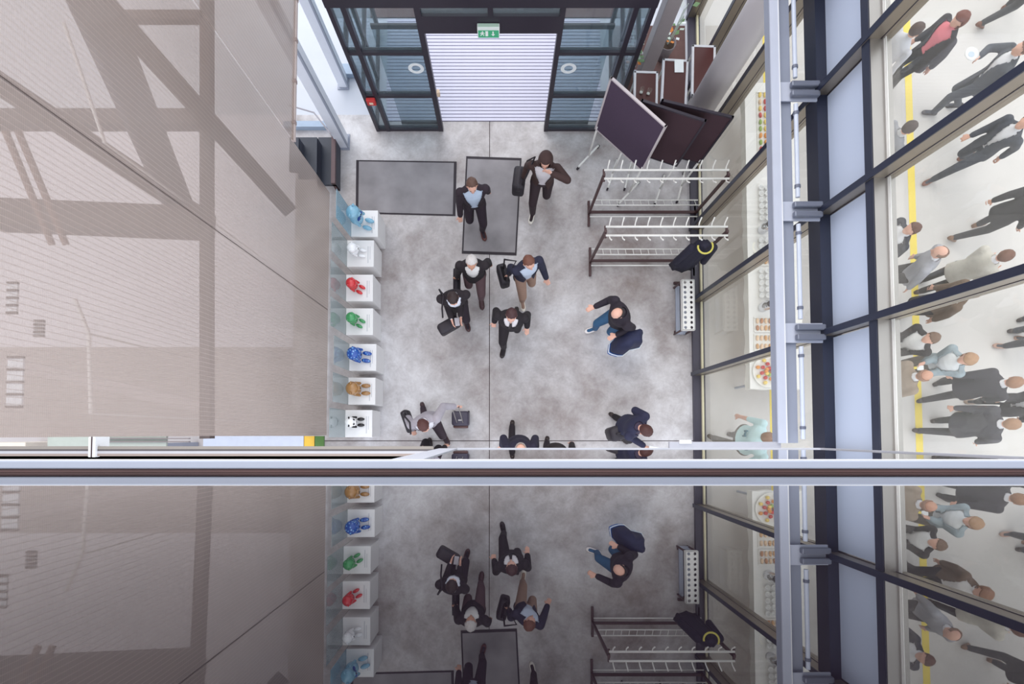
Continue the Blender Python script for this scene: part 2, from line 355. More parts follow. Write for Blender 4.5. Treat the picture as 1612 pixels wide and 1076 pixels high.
for i, (u0, v0, u1, v1) in enumerate(((12, 445, 26, 492), (54, 505, 68, 528), (12, 562, 24, 640), (27, 562, 34, 640))):
    a = P(u0, v0, 4); b = P(u1, v1, 4)
    t = thing('roof_light', ('square pale roof light, upper one at the left edge', 'smallest pale roof light behind the wall', 'tall pale roof light at the far left', 'narrow pale roof light beside the tall one')[i], 'window', (0, 0, 0))
    obj('pane', box(B(), (a.x, b.y, 3.98), (b.x, a.y, 4.0)), WIN, t); n = 4
    for k in range(n+1):
        y = b.y + (a.y-b.y)*k/n; obj('bar', box(B(), (a.x, y-.012, 3.975), (b.x, y+.012, 4.012)), bk, t)
# small dark stair by the passage
st = thing('stair', 'dark metal stair treads beside the end of the translucent wall', 'stairs')
for k, (u0, u1) in enumerate(((456, 469), (470, 498), (501, 529))):
    z = .75 - .25*k; a = P(u0, 216, z); b = P(u1, 300, z); b.y = max(b.y, EY+.03)
    obj('tread', box(B(), (a.x, b.y, z-.06), (b.x, a.y, z)), DK, st)
    obj('riser', box(B(), (b.x-.02, b.y, z-.26), (b.x, a.y, z-.06)), mat('stair_riser', (60, 62, 74), .5), st)
obj('stringer', box(B(), (P(530, 260).x, EY+.03, 0), (P(536, 260).x, P(530, 222).y, .32)), mat('stair_brown', (88, 66, 70), .5), st)
LINEM = mat('rail_line', (150, 146, 152), .5)
tag(obj('cable_rail', tube(B(), [P(456, 166, .9), P(494, 177, .9), P(520, 210, .9), P(520, 210, 0)], .012), LINEM), 'thin bent grey handrail by the stair', 'handrail')
tag(obj('kerb', box(B(), (P(450, 199).x, P(450, 205).y, 0), (P(530, 199).x, P(530, 196).y, .12)), mat('kerb_blue', (156, 172, 192), .6)), 'low bluish kerb above the dark stair', 'kerb')
tag(obj('kerb', box(B(), (P(540, 120).x, P(540, 123).y, 0), (P(563, 120).x, P(560, 107).y, .12)), mat('kerb_blue', (156, 172, 192), .6)), 'short bluish plinth beside the vestibule corner', 'kerb')

# ------------------------------------------------------------------ glass facade on the right
wr = setting('wall_right', 'tall glass wall with navy mullions, steel beam and white spandrel panels')
FX = XR + .12                       # glass plane
IN = XR - .02                       # inner face of the frames
def zfx(u, x):  return H - F*x/(u-NX)      # height at which plane x is seen in column u
MUL = [1.03, 2.29, 3.55, 4.81, 6.07, 7.33, 8.59, -.23]
Z1, Z2, Z3, Z4 = zfx(1281, IN), zfx(1300, FX), zfx(1372, IN), zfx(1384, IN)
SIDE = mat('frame_side', (150, 140, 128), .3, metal=.7, var=.1, scale=3)
def hbar(z0, z1, m, name='transom', x0=IN): obj(name, box(B(), (x0, -.6, z0), (FX+.06, 9.2, z1)), m, wr)
obj('sill', box(B(), (IN, -.6, 0), (FX+.06, 9.2, .07)), mat('sill_dark', (62, 58, 72), .4), wr)
obj('bead', box(B(), (FX-.012, -.6, .07), (FX+.02, 9.2, .12)), mat('bead_cream', (214, 206, 176), .5), wr)
hbar(Z1-.02, Z1+.2, NAVYF); hbar(Z3, Z4, NAVYF)
obj('transom_cap', box(B(), (IN+.01, -.6, Z4), (FX+.06, 9.2, Z4+.006)), ALU, wr)
for dz in (.012, .034): obj('bead', box(B(), (FX-.012, -.6, Z4+dz-.006), (FX-.004, 9.2, Z4+dz+.006)), mat('bead_white', (226, 224, 220), .5), wr)
for y in MUL:
    obj('mullion', box(B(), (IN-.01, y-.03, 0), (FX+.06, y+.03, 9.6)), SIDE, wr)
    obj('mullion_face', box(B(), (IN-.022, y-.031, 0), (IN-.01, y+.031, 9.6)), NAVYF, wr)
    obj('groove', box(B(), (FX-.035, y-.034, .1), (FX-.028, y+.034, 9.6)), DARKF, wr)
ys = sorted(MUL+[9.2])
for y0, y1 in zip(ys, ys[1:]):
    if y1-y0 < .1: continue
    for z0, z1 in ((.07, Z1), (Z4, 9.6)):
        obj('pane', box(B(), (FX, y0+.03, z0), (FX+.008, y1-.03, z1)), GLASS, wr)
    obj('spandrel_panel', box(B(), (FX-.03, y0+.045, Z1+.2), (FX+.02, y1-.045, Z3)), SPAND, wr)
    for k in range(4):
        pass
# steel beam with brackets in front of the facade
zb = 5.0
def xb(u, z): return (u-NX)/F*(H-z)
zb = 4.05
sb = thing('steel_beam', 'long pale grey steel beam running beside the glass wall', 'beam')
x0, x1 = xb(1225, zb), xb(1263, zb)
obj('top_flange', box(B(), (x0, -.09, zb-.02), (x0+.09, 9.2, zb)), STEEL, sb); obj('flange_lip', box(B(), (x0+.082, -.09, zb), (x0+.09, 9.2, zb+.006)), WHITEP, sb)
obj('side_flange', box(B(), (x0+.09, -.09, zb-.11), (x1, 9.2, zb-.09)), STEELD, sb)
obj('web', box(B(), (x0+.08, -.09, zb-.3), (x0+.09, 9.2, zb-.02)), STEELD, sb)
ROD = mat('rod_pale', (206, 212, 226), .4)
rods = [y for y in MUL if y > 0][:6]
prev = -.05
for y in rods:
    obj('bracket_plate', box(B(), (x0+.09, y-.10, zb-.06), (IN, y+.10, zb-.04)), STEEL, sb)
    for dy in (-.05, .05):
        obj('bracket_arm', box(B(), (x0+.2, y+dy-.03, zb-.03), (IN, y+dy+.03, zb+.03), .012), mat('bracket_grey', (122, 126, 140), .4, metal=.4), sb)
    r_ = obj('guide_rod', tube(B(), [(x1+.02, prev, zb-.03), (x1+.02, y-.14, zb-.03)], .022), ROD, sb)
    for yy in (prev+.1, y-.25): obj('collar', tube(B(), [(x1+.02, yy, zb-.03), (x1+.02, yy+.03, zb-.03)], .03), mat('collar', (108, 112, 128), .4), r_)
    prev = y+.14

# ------------------------------------------------------------------ glass wall by the lens, with its rail
D = .09
MIR = mat('dark_backed_glass', (26, 19, 26), .0, var=.02)
MIR.node_tree.nodes['Principled BSDF'].inputs['IOR'].default_value = 2.15
wn = setting('wall_near', 'dark mirror-like glass wall with a steel rail, reflecting the hall')
ZB = 6.3; ZR = H - 1.37
pl = (720-NX)/F*(H-ZB); pr = (1290-NX)/F*(H-ZB)
obj('lower_pane', box(B(), (pl, -D-.01, ZB), (pr, -D, ZR)), MIR, wn)
obj('upper_pane', box(B(), (-9, -D-.01, ZR), (9, -D, H+.25)), MIR, wn)
RAILM = mat('rail_steel', (176, 182, 198), .45, metal=.1, var=.04)
rz_ = H-1.34
obj('rail', box(B(), (-9, -.081, rz_-.03), (9, -.0615, rz_), .003), RAILM, wn)
obj('rail_highlight', box(B(), (-9, -.0635, rz_-.03), (9, -.0595, rz_-.004), .001), WHITEP, wn)  # white strip paints the highlight along the rail's front edge
obj('rail_gap_shade', box(B(), (-9, -D+.0005, rz_-.04), (9, -.0815, rz_-.012)), mat('gap_brown', (112, 82, 80), .5, var=.45, scale=2.5), wn)  # brown strip paints the dark, reflecting gap between rail and glass
FRW = mat('frame_white', (214, 216, 226), .45)
obj('bottom_edge', box(B(), (pl, -D-.004, ZB-.012), (pr, -D+.006, ZB+.004)), FRW, wn)
obj('left_edge', box(B(), (pl-.11, -D-.02, ZB), (pl, -D+.004, ZR-.02)), FRW, wn)
obj('right_edge', box(B(), (pr, -D-.004, ZB), (pr+.015, -D+.006, ZR-.02)), FRW, wn)
# ledge strips left of the lower pane
lz = 6.6
def yy(v): return -(v-NY)/F*(H-lz)
for v0, v1, rgb in ((702, 706.5, (142, 134, 126)), (706.5, 709.5, (84, 78, 80)), (709.5, 713.5, (182, 180, 184)), (713.5, 717.5, (152, 136, 128)), (717.5, 727, (48, 32, 36))):
    obj('ledge_strip', box(B(), (-9.5 if v0 > 709 else -3.1, yy(v1), lz-.02-.0), (pl-.11, yy(v0), lz-(.02 if v0 > 717 else 0))), mat('strip_%d' % int(v0), rgb, .5), wn)
a = P(143, 687, lz); b = P(153, 719, lz)
obj('ledge_bracket', box(B(), (a.x, b.y, lz-.1), (b.x, a.y, lz+.02), .004), WHITEP, wn); obj('bracket_slot', box(B(), (a.x+.018, b.y, lz+.02), (a.x+.024, a.y, lz+.023)), JOINT, wn)
q0 = P(1054, 695, 4.0); q1 = P(1225, 708, 4.0)
tag(obj('trim_2', box(B(), (q0.x, q1.y, 3.95), (xb(1225, 4.05)+.05, q0.y, 4.0), .004), mat('ledge_grey', (172, 172, 180), .5)), 'pale grey ledge below the rail beside the glass wall', kind='structure')
q = P(1078, 695, 4.0); tag(obj('ledge_block', box(B(), (q.x-.06, q.y-.02, 4.0), (q.x+.06, q.y+.02, 4.03), .004), WHITEP), 'small white block on the pale ledge below the rail', 'block')

# ------------------------------------------------------------------ podiums with figurines
PODM = mat('podium_white', (232, 230, 230), .55, var=.02); ACR = glass('acrylic', (168, 206, 222), .62)
ACR2 = glass('acrylic_clear', (190, 205, 208), .74)
POD = [(553, 331), (546.5, 378), (545, 432), (545, 485), (550, 541), (548.5, 594), (543.5, 645)]
PH = .62; PW = .435
FIGS = [('clear pale blue', (150, 206, 232), 'bear'), ('white', (240, 240, 242), 'small'), ('red', (206, 40, 48), 'small'), ('green', (62, 150, 88), 'small'),
        ('blue dotted', (38, 92, 172), 'mid'), ('golden brown', (160, 116, 66), 'mid'), ('black and white', (238, 236, 236), 'panda')]
def figurine(k, base):
    nm, rgb, kind = FIGS[k]
    m = mat('figure_'+nm.replace(' ', '_'), rgb, .15, var=.12, scale=30, coat=.6)
    if k == 4:
        nt = m.node_tree; b = nt.nodes['Principled BSDF']; v = nt.nodes.new('ShaderNodeTexVoronoi'); v.inputs['Scale'].default_value = 26
        tc = nt.nodes.new('ShaderNodeTexCoord'); nt.links.new(tc.outputs['Object'], v.inputs['Vector'])
        r = nt.nodes.new('ShaderNodeValToRGB'); r.color_ramp.elements[0].position = .26; r.color_ramp.elements[1].position = .34
        r.color_ramp.elements[0].color = (*lin((120, 176, 226)), 1); r.color_ramp.elements[1].color = (*lin((26, 78, 164)), 1)
        nt.links.new(v.outputs['Distance'], r.inputs[0]); nt.links.new(r.outputs[0], b.inputs['Base Color'])
    if k == 0:
        b = m.node_tree.nodes['Principled BSDF']; b.inputs['Transmission Weight'].default_value = .35; b.inputs['Roughness'].default_value = .2
    dark = mat('figure_black', (30, 26, 30), .2)
    s = {'bear': 1.25, 'small': .95, 'mid': 1.2, 'panda': .95}[kind]
    rz = {0: -.3, 1: -.2, 2: -.5, 3: -.5, 4: -.15, 5: 0, 6: 0}[k]
    lab = {0: 'clear pale blue glass bear figurine with a dark blue bow', 1: 'white bear figurine on the second podium from the entrance', 2: 'glossy red bear figurine on a white podium', 3: 'glossy green bear figurine on a white podium', 4: 'blue bear figurine with pale dots on a white podium', 5: 'golden brown bear figurine on a white podium', 6: 'black and white panda figurine on the podium nearest the rail'}[k]
    t = thing('bear_figurine', lab, 'figurine', (base[0], base[1], base[2]+.001), rz, 'bear figurines on the podiums')
    hz = .30*s if k == 0 else .2*s
    bz = hz*.56
    bm = B(); ell(bm, (0, 0, bz+.01), (.085*s, .092*s, hz*.55)); obj('body', bm, m, t, True)
    bm = B(); ell(bm, (.0, 0, hz+.045*s), (.085*s, .09*s, .07*s)); ell(bm, (.075*s, 0, hz+.035*s), (.03*s, .03*s, .024*s)); hd = obj('head', bm, m, t, True)
    for sy in (-1, 1):
        obj('ear', ell(B(), (-.005, sy*.066*s, hz+.10*s), (.014*s, .022*s, .022*s), u=10, v=8), dark if k == 6 else m, hd, True)
        obj('leg', ell(B(), (.125*s, sy*.05*s, .028*s), (.065*s, .03*s, .028*s), u=12, v=8), dark if k == 6 else m, t, True)
        bm = B(); capsule(bm, (.02*s, sy*.072*s, hz*.8), (.06*s, sy*.08*s, hz*.45), .024*s, .02*s, 10); obj('arm', bm, dark if k == 6 else m, t, True)
        if k == 6: obj('eye_patch', ell(B(), (.068*s, sy*.036*s, hz+.07*s), (.018*s, .018*s, .018*s), u=10, v=8), dark, hd, True)
    obj('nose', ell(B(), (.104*s, 0, hz+.04*s), (.008*s, .012*s, .008*s), u=8, v=6), dark, hd, True)
    if k == 6: obj('shoulder_band', ell(B(), (-.005, 0, hz*.8), (.078*s, .083*s, hz*.18)), dark, t, True)
    if k == 0:
        bm = B(); blue = mat('bow_blue', (26, 70, 150), .3)
        for sy in (-1, 1): ell(bm, (.085, sy*.045, hz*.86), (.02, .04, .03), u=10, v=8)
        ell(bm, (.09, 0, hz*.86), (.02, .015, .018), u=8, v=6); obj('bow', bm, blue, t, True)
ordn = ('first podium from the entrance', 'second podium from the entrance', 'podium under the red figurine', 'podium under the green figurine', 'podium under the blue dotted figurine', 'podium under the golden brown figurine', 'podium nearest the rail')
for k, (u, v) in enumerate(POD):
    p = P(u, v, PH); x, y = p.x, p.y
    t = thing('podium', 'white square %s' % ordn[k], 'podium', (x+PW/2, y-PW/2, 0), 0, 'white podiums along the wall')
    h = PW/2
    obj('body', box(B(), (-h, -h, 0), (h, h, PH), .004), PODM, t)
    obj('label_strip', box(B(), (h-.10, -h+.06, PH), (h-.085, h-.1, PH+.001)), mat('label_print', (196, 196, 200), .6), t)
    obj('label_strip', box(B(), (h-.065, -h+.12, PH), (h-.055, h-.1, PH+.001)), mat('label_print', (196, 196, 200), .6), t)
    a = tag(obj('acrylic_screen', box(B(), (x-.008, y-PW, .03), (x-.001, y, PH+.82)), ACR if k == 0 else ACR2), 'clear acrylic sheet standing behind the %s' % ordn[k], 'screen', 'acrylic screens behind the podiums')
    figurine(k, (x+.14, y-PW*.45, PH))

# ------------------------------------------------------------------ coat racks
BROWN = mat('rack_brown', (70, 44, 46), .45); PEG = mat('peg_white', (226, 224, 220), .45)
def coat_rack(uf, v0, v1, u1, label):
    a = P(uf, v0); b = P(uf, v1); yc = (a.y+b.y)/2; x0 = a.x; x1 = P(u1, (v0+v1)/2).x; hh = abs(a.y-b.y)/2; HT = 1.55
    t = thing('coat_rack', label, 'coat rack', ((x0+x1)/2, yc, 0)); L = (x1-x0)/2
    for s in (-1, 1):
        bm = B(); box(bm, (s*L-.02, -hh, .03), (s*L+.02, hh, .07), .006); f_ = obj('foot', bm, BROWN, t)
        for sy in (-1, 1): obj('caster', tube(B(), [(s*L-.018, sy*(hh-.04), .018), (s*L+.018, sy*(hh-.04), .018)], .018), RUB, f_)
        obj('upright', box(B(), (s*L-.018, -.02, .07), (s*L+.018, .02, HT)), BROWN, t)
        obj('top_arm', box(B(), (s*L-.015, -.09, HT-.05), (s*L+.015, .09, HT-.02)), BROWN, t)
    obj('stretcher', box(B(), (-L, -.02, .10), (L, .02, .14)), BROWN, t)
    for y in (-.065, .065):
        r = obj('top_rail', tube(B(), [(-L, y, HT), (L, y, HT)], .016), PEG, t, True)
        n = 10
        for k in range(n):
            x = -L + .05 + k*(2*L-.1)/(n-1)
            s = 1 if y > 0 else -1
            obj('peg', tube(B(), [(x, y, HT), (x+.005, y+s*.05, HT+.02), (x+.012, y+s*.10, HT+.10)], [.010, .009, .011], 8), PEG, r, True)
    for y, z in ((.17, .22), (.05, .30), (-.10, .18)):
        obj('shelf_rail', tube(B(), [(-L, y, z), (L, y, z)], .011, 8), PEG, t, True)
    n = 14
    for k in range(n):
        x = -L + .06 + k*(2*L-.12)/(n-1)
        obj('shelf_rung', tube(B(), [(x, .17, .22), (x, .05, .30)], .006, 6), PEG, t)
    return t, HT, L, yc, (x0+x1)/2
r1 = coat_rack(926, 318, 358, 1092, 'empty coat rack in front of the dark pinboards')
r2 = coat_rack(928, 391, 436, 1090, 'coat rack with one dark coat hanging at its right end')
# hanging coat
t_, HT, L, yc, xc = r2
COATM = mat('coat_navy', (34, 32, 50), .85, var=.2, scale=20)
ct = thing('hanging_coat', 'dark navy coat with yellow collar lining hanging on the rack', 'coat', (xc+L-.3, yc-.16, .35))
rings = []; n = 24
for z, rx, ry in ((0, .26, .10), (.25, .25, .10), (.55, .22, .10), (.85, .21, .10), (1.02, .19, .09), (1.10, .10, .07), (1.13, .07, .06)):
    rings.append([Vector((.8*rx*math.cos(a)*(1+.08*math.sin(5*a+z*3)), ry*math.sin(a)*(1+.18*math.sin(7*a)), z)) for a in [2*PI*k/n for k in range(n)]])
obj('coat_body', loft(B(), rings), COATM, ct, True)
for s in (-1, 1): obj('sleeve', capsule(B(), (s*.16, -.02, 1.0), (s*.22, -.05, .42), .065, .055), COATM, ct, True)
obj('collar_lining', tube(B(), [(.11*math.cos(a), -.04+.1*math.sin(a), 1.12+.02*math.sin(a)) for a in [PI*.95+1.25*PI*k/12 for k in range(13)]], .014, 8), mat('collar_yellow', (206, 196, 96), .7), ct, True)

# ------------------------------------------------------------------ umbrella stand
a = P(1073.5, 440, .5); b = P(1094, 519, .5)
us = thing('umbrella_stand', 'white perforated umbrella stand with two rows of holes by the glass wall', 'umbrella stand', ((a.x+b.x)/2, (a.y+b.y)/2, 0))
hx, hy = (b.x-a.x)/2, (a.y-b.y)/2; zt = .5
bm = B(); nx, ny = 2, 10; cw, chh = 2*hx/nx, 2*hy/ny; rr = min(cw, chh)*.30
tp = {}
for i in range(nx):
    for j in range(ny):
        cx, cy = -hx+(i+.5)*cw, -hy+(j+.5)*chh; n = 16
        ci = [bm.verts.new((cx+rr*math.cos(2*PI*k/n), cy+rr*math.sin(2*PI*k/n), zt)) for k in range(n)]
        cl = [bm.verts.new((cx+rr*math.cos(2*PI*k/n), cy+rr*math.sin(2*PI*k/n), zt-.02)) for k in range(n)]
        sq = []
        for k in range(n):
            c_, s_ = math.cos(2*PI*k/n), math.sin(2*PI*k/n); q = max(abs(c_), abs(s_)); sq.append(bm.verts.new((cx+c_/q*cw/2, cy+s_/q*chh/2, zt)))
        for k in range(n):
            l = (k+1) % n; bm.faces.new((ci[k], ci[l], sq[l], sq[k])); bm.faces.new((ci[k], cl[k], cl[l], ci[l]))
obj('perforated_top', bm, PEG, us)
for s in (-1, 1): obj('side_panel', box(B(), (s*hx-.006, -hy, zt-.07), (s*hx+.006, hy, zt)), PEG, us); obj('end_panel', box(B(), (-hx, s*hy-.006, zt-.07), (hx, s*hy+.006, zt)), PEG, us)
obj('drip_tray', box(B(), (-hx+.02, -hy, .06), (hx, hy, .09)), STEELD, us)
for sx in (-1, 1):
    for sy in (-1, 1): obj('leg', box(B(), (sx*(hx-.012)-.012, sy*(hy-.012)-.012, 0), (sx*(hx-.012)+.012, sy*(hy-.012)+.012, zt-.07)), BROWN, us)
a = P(1069, 446); b = P(1069, 523)
bn = thing('floor_rail', 'low dark floor rail beside the umbrella stand', 'rail', (a.x, (a.y+b.y)/2, 0)); hl = (a.y-b.y)/2
obj('bar', box(B(), (-.02, -hl, .05), (.02, hl, .09)), BROWN, bn); obj('bar', box(B(), (.035, -hl, .05), (.05, hl, .08)), ALU, bn)
for s in (-1, 1): obj('foot', box(B(), (-.1, s*hl-.02, 0), (.06, s*hl+.02, .05)), BROWN, bn)

# ------------------------------------------------------------------ pinboards on casters
FELT = mat('board_felt', (74, 58, 78), .95, var=.08, scale=40); FELT2 = mat('board_felt_brown', (64, 42, 50), .95, var=.08, scale=40)
def pinboard(pa, pb, z0, z1, felt, frame, label):
    A = P(*pa, z1); Bq = P(*pb, z1); d = (Bq-A); L = d.length; rz = math.atan2(d.y, d.x); c = (A+Bq)/2
    t = thing('pinboard', label, 'pinboard', (c.x, c.y, 0), rz)
    obj('felt', box(B(), (-L/2+.02, -.012, z0+.02), (L/2-.02, .012, z1-.02)), felt, t)
    for s in (-1, 1):
        obj('frame_side', box(B(), (s*(L/2-.01)-.014, -.018, z0), (s*(L/2-.01)+.014, .018, z1)), frame, t)
        z = z1-.024 if s > 0 else z0
        obj('frame_rail', box(B(), (-L/2, -.018, z), (L/2, .018, z+.024)), frame, t)
        x = s*(L/2-.03)
        obj('leg', tube(B(), [(x, 0, z0+.1), (x, 0, .09)], .016, 10), PEG, t, True)
        ft = obj('foot', tube(B(), [(x, -.26, .075), (x, -.2, .09), (x, .2, .09), (x, .26, .075)], .017, 8), PEG, t, True)
        for sy in (-1, 1): obj('caster', tube(B(), [(x-.014, sy*.26, .035), (x+.014, sy*.26, .035)], .034, 12), RUB, ft)
    return t
pinboard((962, 121), (1049, 199), .95, 2.25, FELT, mat('frame_silver', (196, 186, 188), .4), 'tilted purple-grey pinboard with silver frame, in front of the other boards')
pinboard((1010, 157), (1112, 190), .95, 2.25, FELT2, DARKF, 'brown pinboard standing between the silver-framed board and the rearmost board')
pinboard((1042, 157), (1155, 184), .95, 2.25, FELT2, DARKF, 'brown pinboard reaching farthest right, below the thick round column')
# ------------------------------------------------------------------ dark-topped tables with light rims
TOPB = mat('table_brown', (74, 34, 34), .35, var=.12, scale=4); RIM = mat('table_rim', (206, 206, 212), .45)
def narrow_table(u0, v0, u1, v1, z, label, rz=0):
    a = P(u0, v0, z); b = P(u1, v1, z); hx, hy = (b.x-a.x)/2, (a.y-b.y)/2
    t = thing('narrow_table', label, 'table', ((a.x+b.x)/2, (a.y+b.y)/2, 0), rz)
    obj('top', box(B(), (-hx+.02, -hy+.02, z-.03), (hx-.02, hy-.02, z)), TOPB, t)
    for s in (-1, 1):
        obj('rim', box(B(), (s*(hx-.018)-.018, -hy, z-.04), (s*(hx-.018)+.018, hy, z+.008), .006), RIM, t); obj('rim', box(B(), (-hx, s*(hy-.018)-.018, z-.04), (hx, s*(hy-.018)+.018, z+.008), .006), RIM, t)
        for sy in (-1, 1): obj('leg', tube(B(), [(s*(hx-.05), sy*(hy-.05), z-.04), (s*(hx-.05), sy*(hy-.05), 0)], .016, 8), PEG, t)
    return t
narrow_table(997, 112, 1036, 176, 1.2, 'shortest of three dark brown tables, with two glasses', -.03)
narrow_table(1041, 93, 1083, 168, 1.2, 'middle of three dark brown tables, with a white sheet', -.06)
narrow_table(1088, 71, 1127, 152, 1.25, 'rightmost of three dark brown tables, beside the thick column', -.03)
p = P(1069, 104, 1.21)
tag(obj('paper_sheet', box(B(), (p.x-.07, p.y-.1, 1.208), (p.x+.07, p.y+.1, 1.212), .001), STICK), 'white sheet of paper on the middle brown table', 'paper')
CG = mat('clear_tumbler', (214, 220, 226), .1, var=.02)
for i, (u, v) in enumerate(((1009, 146), (1020, 148))):
    p = P(u, v, 1.2); g_ = thing('tumbler', ('drinking glass on the shortest brown table, left one', 'drinking glass on the shortest brown table, right one')[i], 'glass', (p.x, p.y, 1.2))
    obj('wall', lathe(B(), [(.028, 0), (.034, .11), (.031, .11), (.025, .006)], 14), GLASS, g_, True); obj('base', lathe(B(), [(.026, .002), (.027, .012)], 14), CG, g_)
tag(obj('carpet', box(B(), (P(966, 200).x, BY-.02, -.001), (XR-.06, 7.2, .001)), mat('floor_brown', (96, 72, 70), .95, var=.2)), 'dark brown layer on the floor under the stored tables', 'carpet')  # thin added layer that turns the floor dark brown around the tables
# thick round column and slim one
p = P(1063, 236)
t = thing('round_column', 'thick silver round column by the glass wall behind the boards', 'column', (p.x, p.y, 0))
obj('shaft', tube(B(), [(0, 0, .05), (0, 0, 9.4)], .195, 40), mat('column_silver', (206, 200, 202), .4, metal=.05, var=.06, scale=3), t, True)
obj('base_ring', lathe(B(), [(.2, 0), (.2, .05), (.17, .055)], 32), STEELD, t)
p = P(1010, 124)
t = thing('steel_column', 'pale grey square column behind the brown tables', 'column', (p.x, p.y, 0))
obj('shaft', box(B(), (-.11, -.11, .02), (.11, .11, 6), .01), mat('column_warm', (176, 166, 168), .5, var=.05), t); obj('foot_plate', box(B(), (-.15, -.15, 0), (.15, .15, .02)), STEELD, t)
# flower pots
def plant(u, v, z, label, big):
    p = P(u, v, 0); t = thing('potted_plant', label, 'plant', (p.x, p.y, 0))
    obj('pot', lathe(B(), [(.10, 0), (.14, .38), (.125, .38), (.11, .3)], 20), mat('pot_grey', (120, 112, 116), .6), t, True)
    obj('soil', lathe(B(), [(.118, .30), (.118, .33)], 16), mat('soil', (64, 48, 40), .9), t)
    leafm = [mat('leaf_green', (96, 128, 84), .6), mat('leaf_pale', (186, 200, 190), .6), mat('petal_orange', (222, 136, 62), .6), mat('petal_white', (226, 230, 232), .6)]
    rnd = random.Random(int(u))
    for k in range(46 if big else 26):
        a = rnd.uniform(0, 2*PI); r = rnd.uniform(.02, .17); zz = .4 + rnd.uniform(0, .55 if big else .9); sl = rnd.uniform(.06, .13)
        bm = B(); d = Vector((math.cos(a), math.sin(a), rnd.uniform(.1, .9))).normalized(); s = d.cross(Vector((0, 0, 1))).normalized()*sl*.35; c = Vector((r*math.cos(a), r*math.sin(a), zz))
        q = [c, c+d*sl*.5+s, c+d*sl, c+d*sl*.5-s]; prism(bm, q, d.cross(s).normalized()*.004)
        kind = rnd.choice((0, 0, 1, 2, 2, 3) if zz < .65 else (0, 1, 3, 3))
        obj('leaf' if kind < 2 else 'petal', bm, leafm[kind], t)
    for k in range(7):
        a = rnd.uniform(0, 2*PI); r = rnd.uniform(.03, .18); obj('stem', tube(B(), [(0, 0, .32), (r*.5*math.cos(a), r*.5*math.sin(a), .6), (r*math.cos(a), r*math.sin(a), .9+rnd.uniform(0, .4))], .006, 6), leafm[1], t)
plant(981, 122, 0, 'flowering pot plant with orange petals beside the vestibule', True)
plant(1042, 90, 0, 'pale leafy pot plant between the square column and the tables', False)

# ------------------------------------------------------------------ buffet behind the glass
a = P(1181, 612, .76); b = P(1181, 130, .76); TW = .85
CLOTH = mat('tablecloth_white', (236, 234, 232), .8, var=.03)
bt = thing('buffet_table', 'long buffet table under a white cloth behind the glass wall', 'table', (a.x+TW/2, (a.y+b.y)/2, 0)); hl = (b.y-a.y)/2
obj('table_top', box(B(), (-TW/2+.01, -hl+.01, .72), (TW/2-.01, hl-.01, .75)), mat('ply', (170, 140, 110), .6), bt)
for sx in (-1, 1):
    for sy in (-1, 1): obj('leg', tube(B(), [(sx*(TW/2-.08), sy*(hl-.08), 0), (sx*(TW/2-.08), sy*(hl-.08), .72)], .02, 8), STEELD, bt)
bm = B(); nn = 120; top = []; bot = []
pts = [(-TW/2, -hl+2*hl*k/40) for k in range(40)] + [(-TW/2+TW*k/8, hl) for k in range(8)] + [(TW/2, hl-2*hl*k/40) for k in range(40)] + [(TW/2-TW*k/8, -hl) for k in range(8)]
for i, (x, y) in enumerate(pts):
    top.append(bm.verts.new((x, y, .757))); k = 1 + .02*math.sin(i*1.3); bot.append(bm.verts.new((x*(1.02+.03*math.sin(i*1.7)), y*(1+.004*math.sin(i*2.1)), .6)))
bm.faces.new(top[::-1])
for i in range(len(pts)): j = (i+1) % len(pts); bm.faces.new((top[i], top[j], bot[j], bot[i]))
bmesh.ops.recalc_face_normals(bm, faces=bm.faces[:]); tag(obj('tablecloth', bm, CLOTH, loc=(a.x+TW/2, (a.y+b.y)/2, 0)), 'white cloth draped over the buffet table', 'tablecloth')
ZT = .757
CUP = mat('porcelain', (240, 240, 240), .25, var=.02)
cup0 = [None]
def cup(x, y, label, grp, z=ZT):
    if cup0[0] is None:
        t = thing('cup', label, 'cup', (x, y, z), 0, grp); obj('bowl', lathe(B(), [(.022, 0), (.038, .03), (.042, .065), (.038, .065), (.033, .03), (.01, .012)], 14), CUP, t, True)
        obj('handle', tube(B(), [(.036, 0, .052), (.06, 0, .05), (.062, 0, .03), (.034, 0, .018)], .005, 6), CUP, t, True); cup0[0] = t; return
    r = cup0[0].copy(); COL.objects.link(r); r.location = (x, y, z); r['label'] = label; r['group'] = grp
    for ch in cup0[0].children: c = ch.copy(); COL.objects.link(c); c.parent = r
blocks = (((1196, 296), (1222, 345), 'white cup in the block behind the upper coffee flasks', 'cups by the upper flasks'), ((1196, 420), (1222, 466), 'white cup in the block behind the lower coffee flasks', 'cups by the lower flasks'), ((1196, 378), (1224, 389), 'white cup in the short block between the flasks', 'cups between the flasks'))
for (u0, v0), (u1, v1), lab, grp in blocks:
    p0 = P(u0, v0, ZT); p1 = P(u1, v1, ZT); y = p1.y
    while y < p0.y:
        x = p0.x
        while x < p0.x+.45: cup(x, y, lab, grp); x += .1
        y += .1
def flask(u, v, label, rz):
    p = P(u, v, ZT); t = thing('coffee_flask', label, 'flask', (p.x, p.y, ZT), rz, 'steel coffee flasks')
    obj('body', lathe(B(), [(.07, 0), (.075, .02), (.075, .2), (.05, .24), (.045, .26)], 20), CHROME, t, True); obj('lid', lathe(B(), [(.048, .26), (.048, .285), (.02, .3)], 16), RUB, t, True)
    obj('handle', tube(B(), [(.07, 0, .2), (.12, 0, .19), (.12, 0, .08), (.074, 0, .05)], .011, 8), RUB, t, True); obj('spout', capsule(B(), (-.045, 0, .24), (-.085, 0, .26), .014, .01, 8), CHROME, t, True)
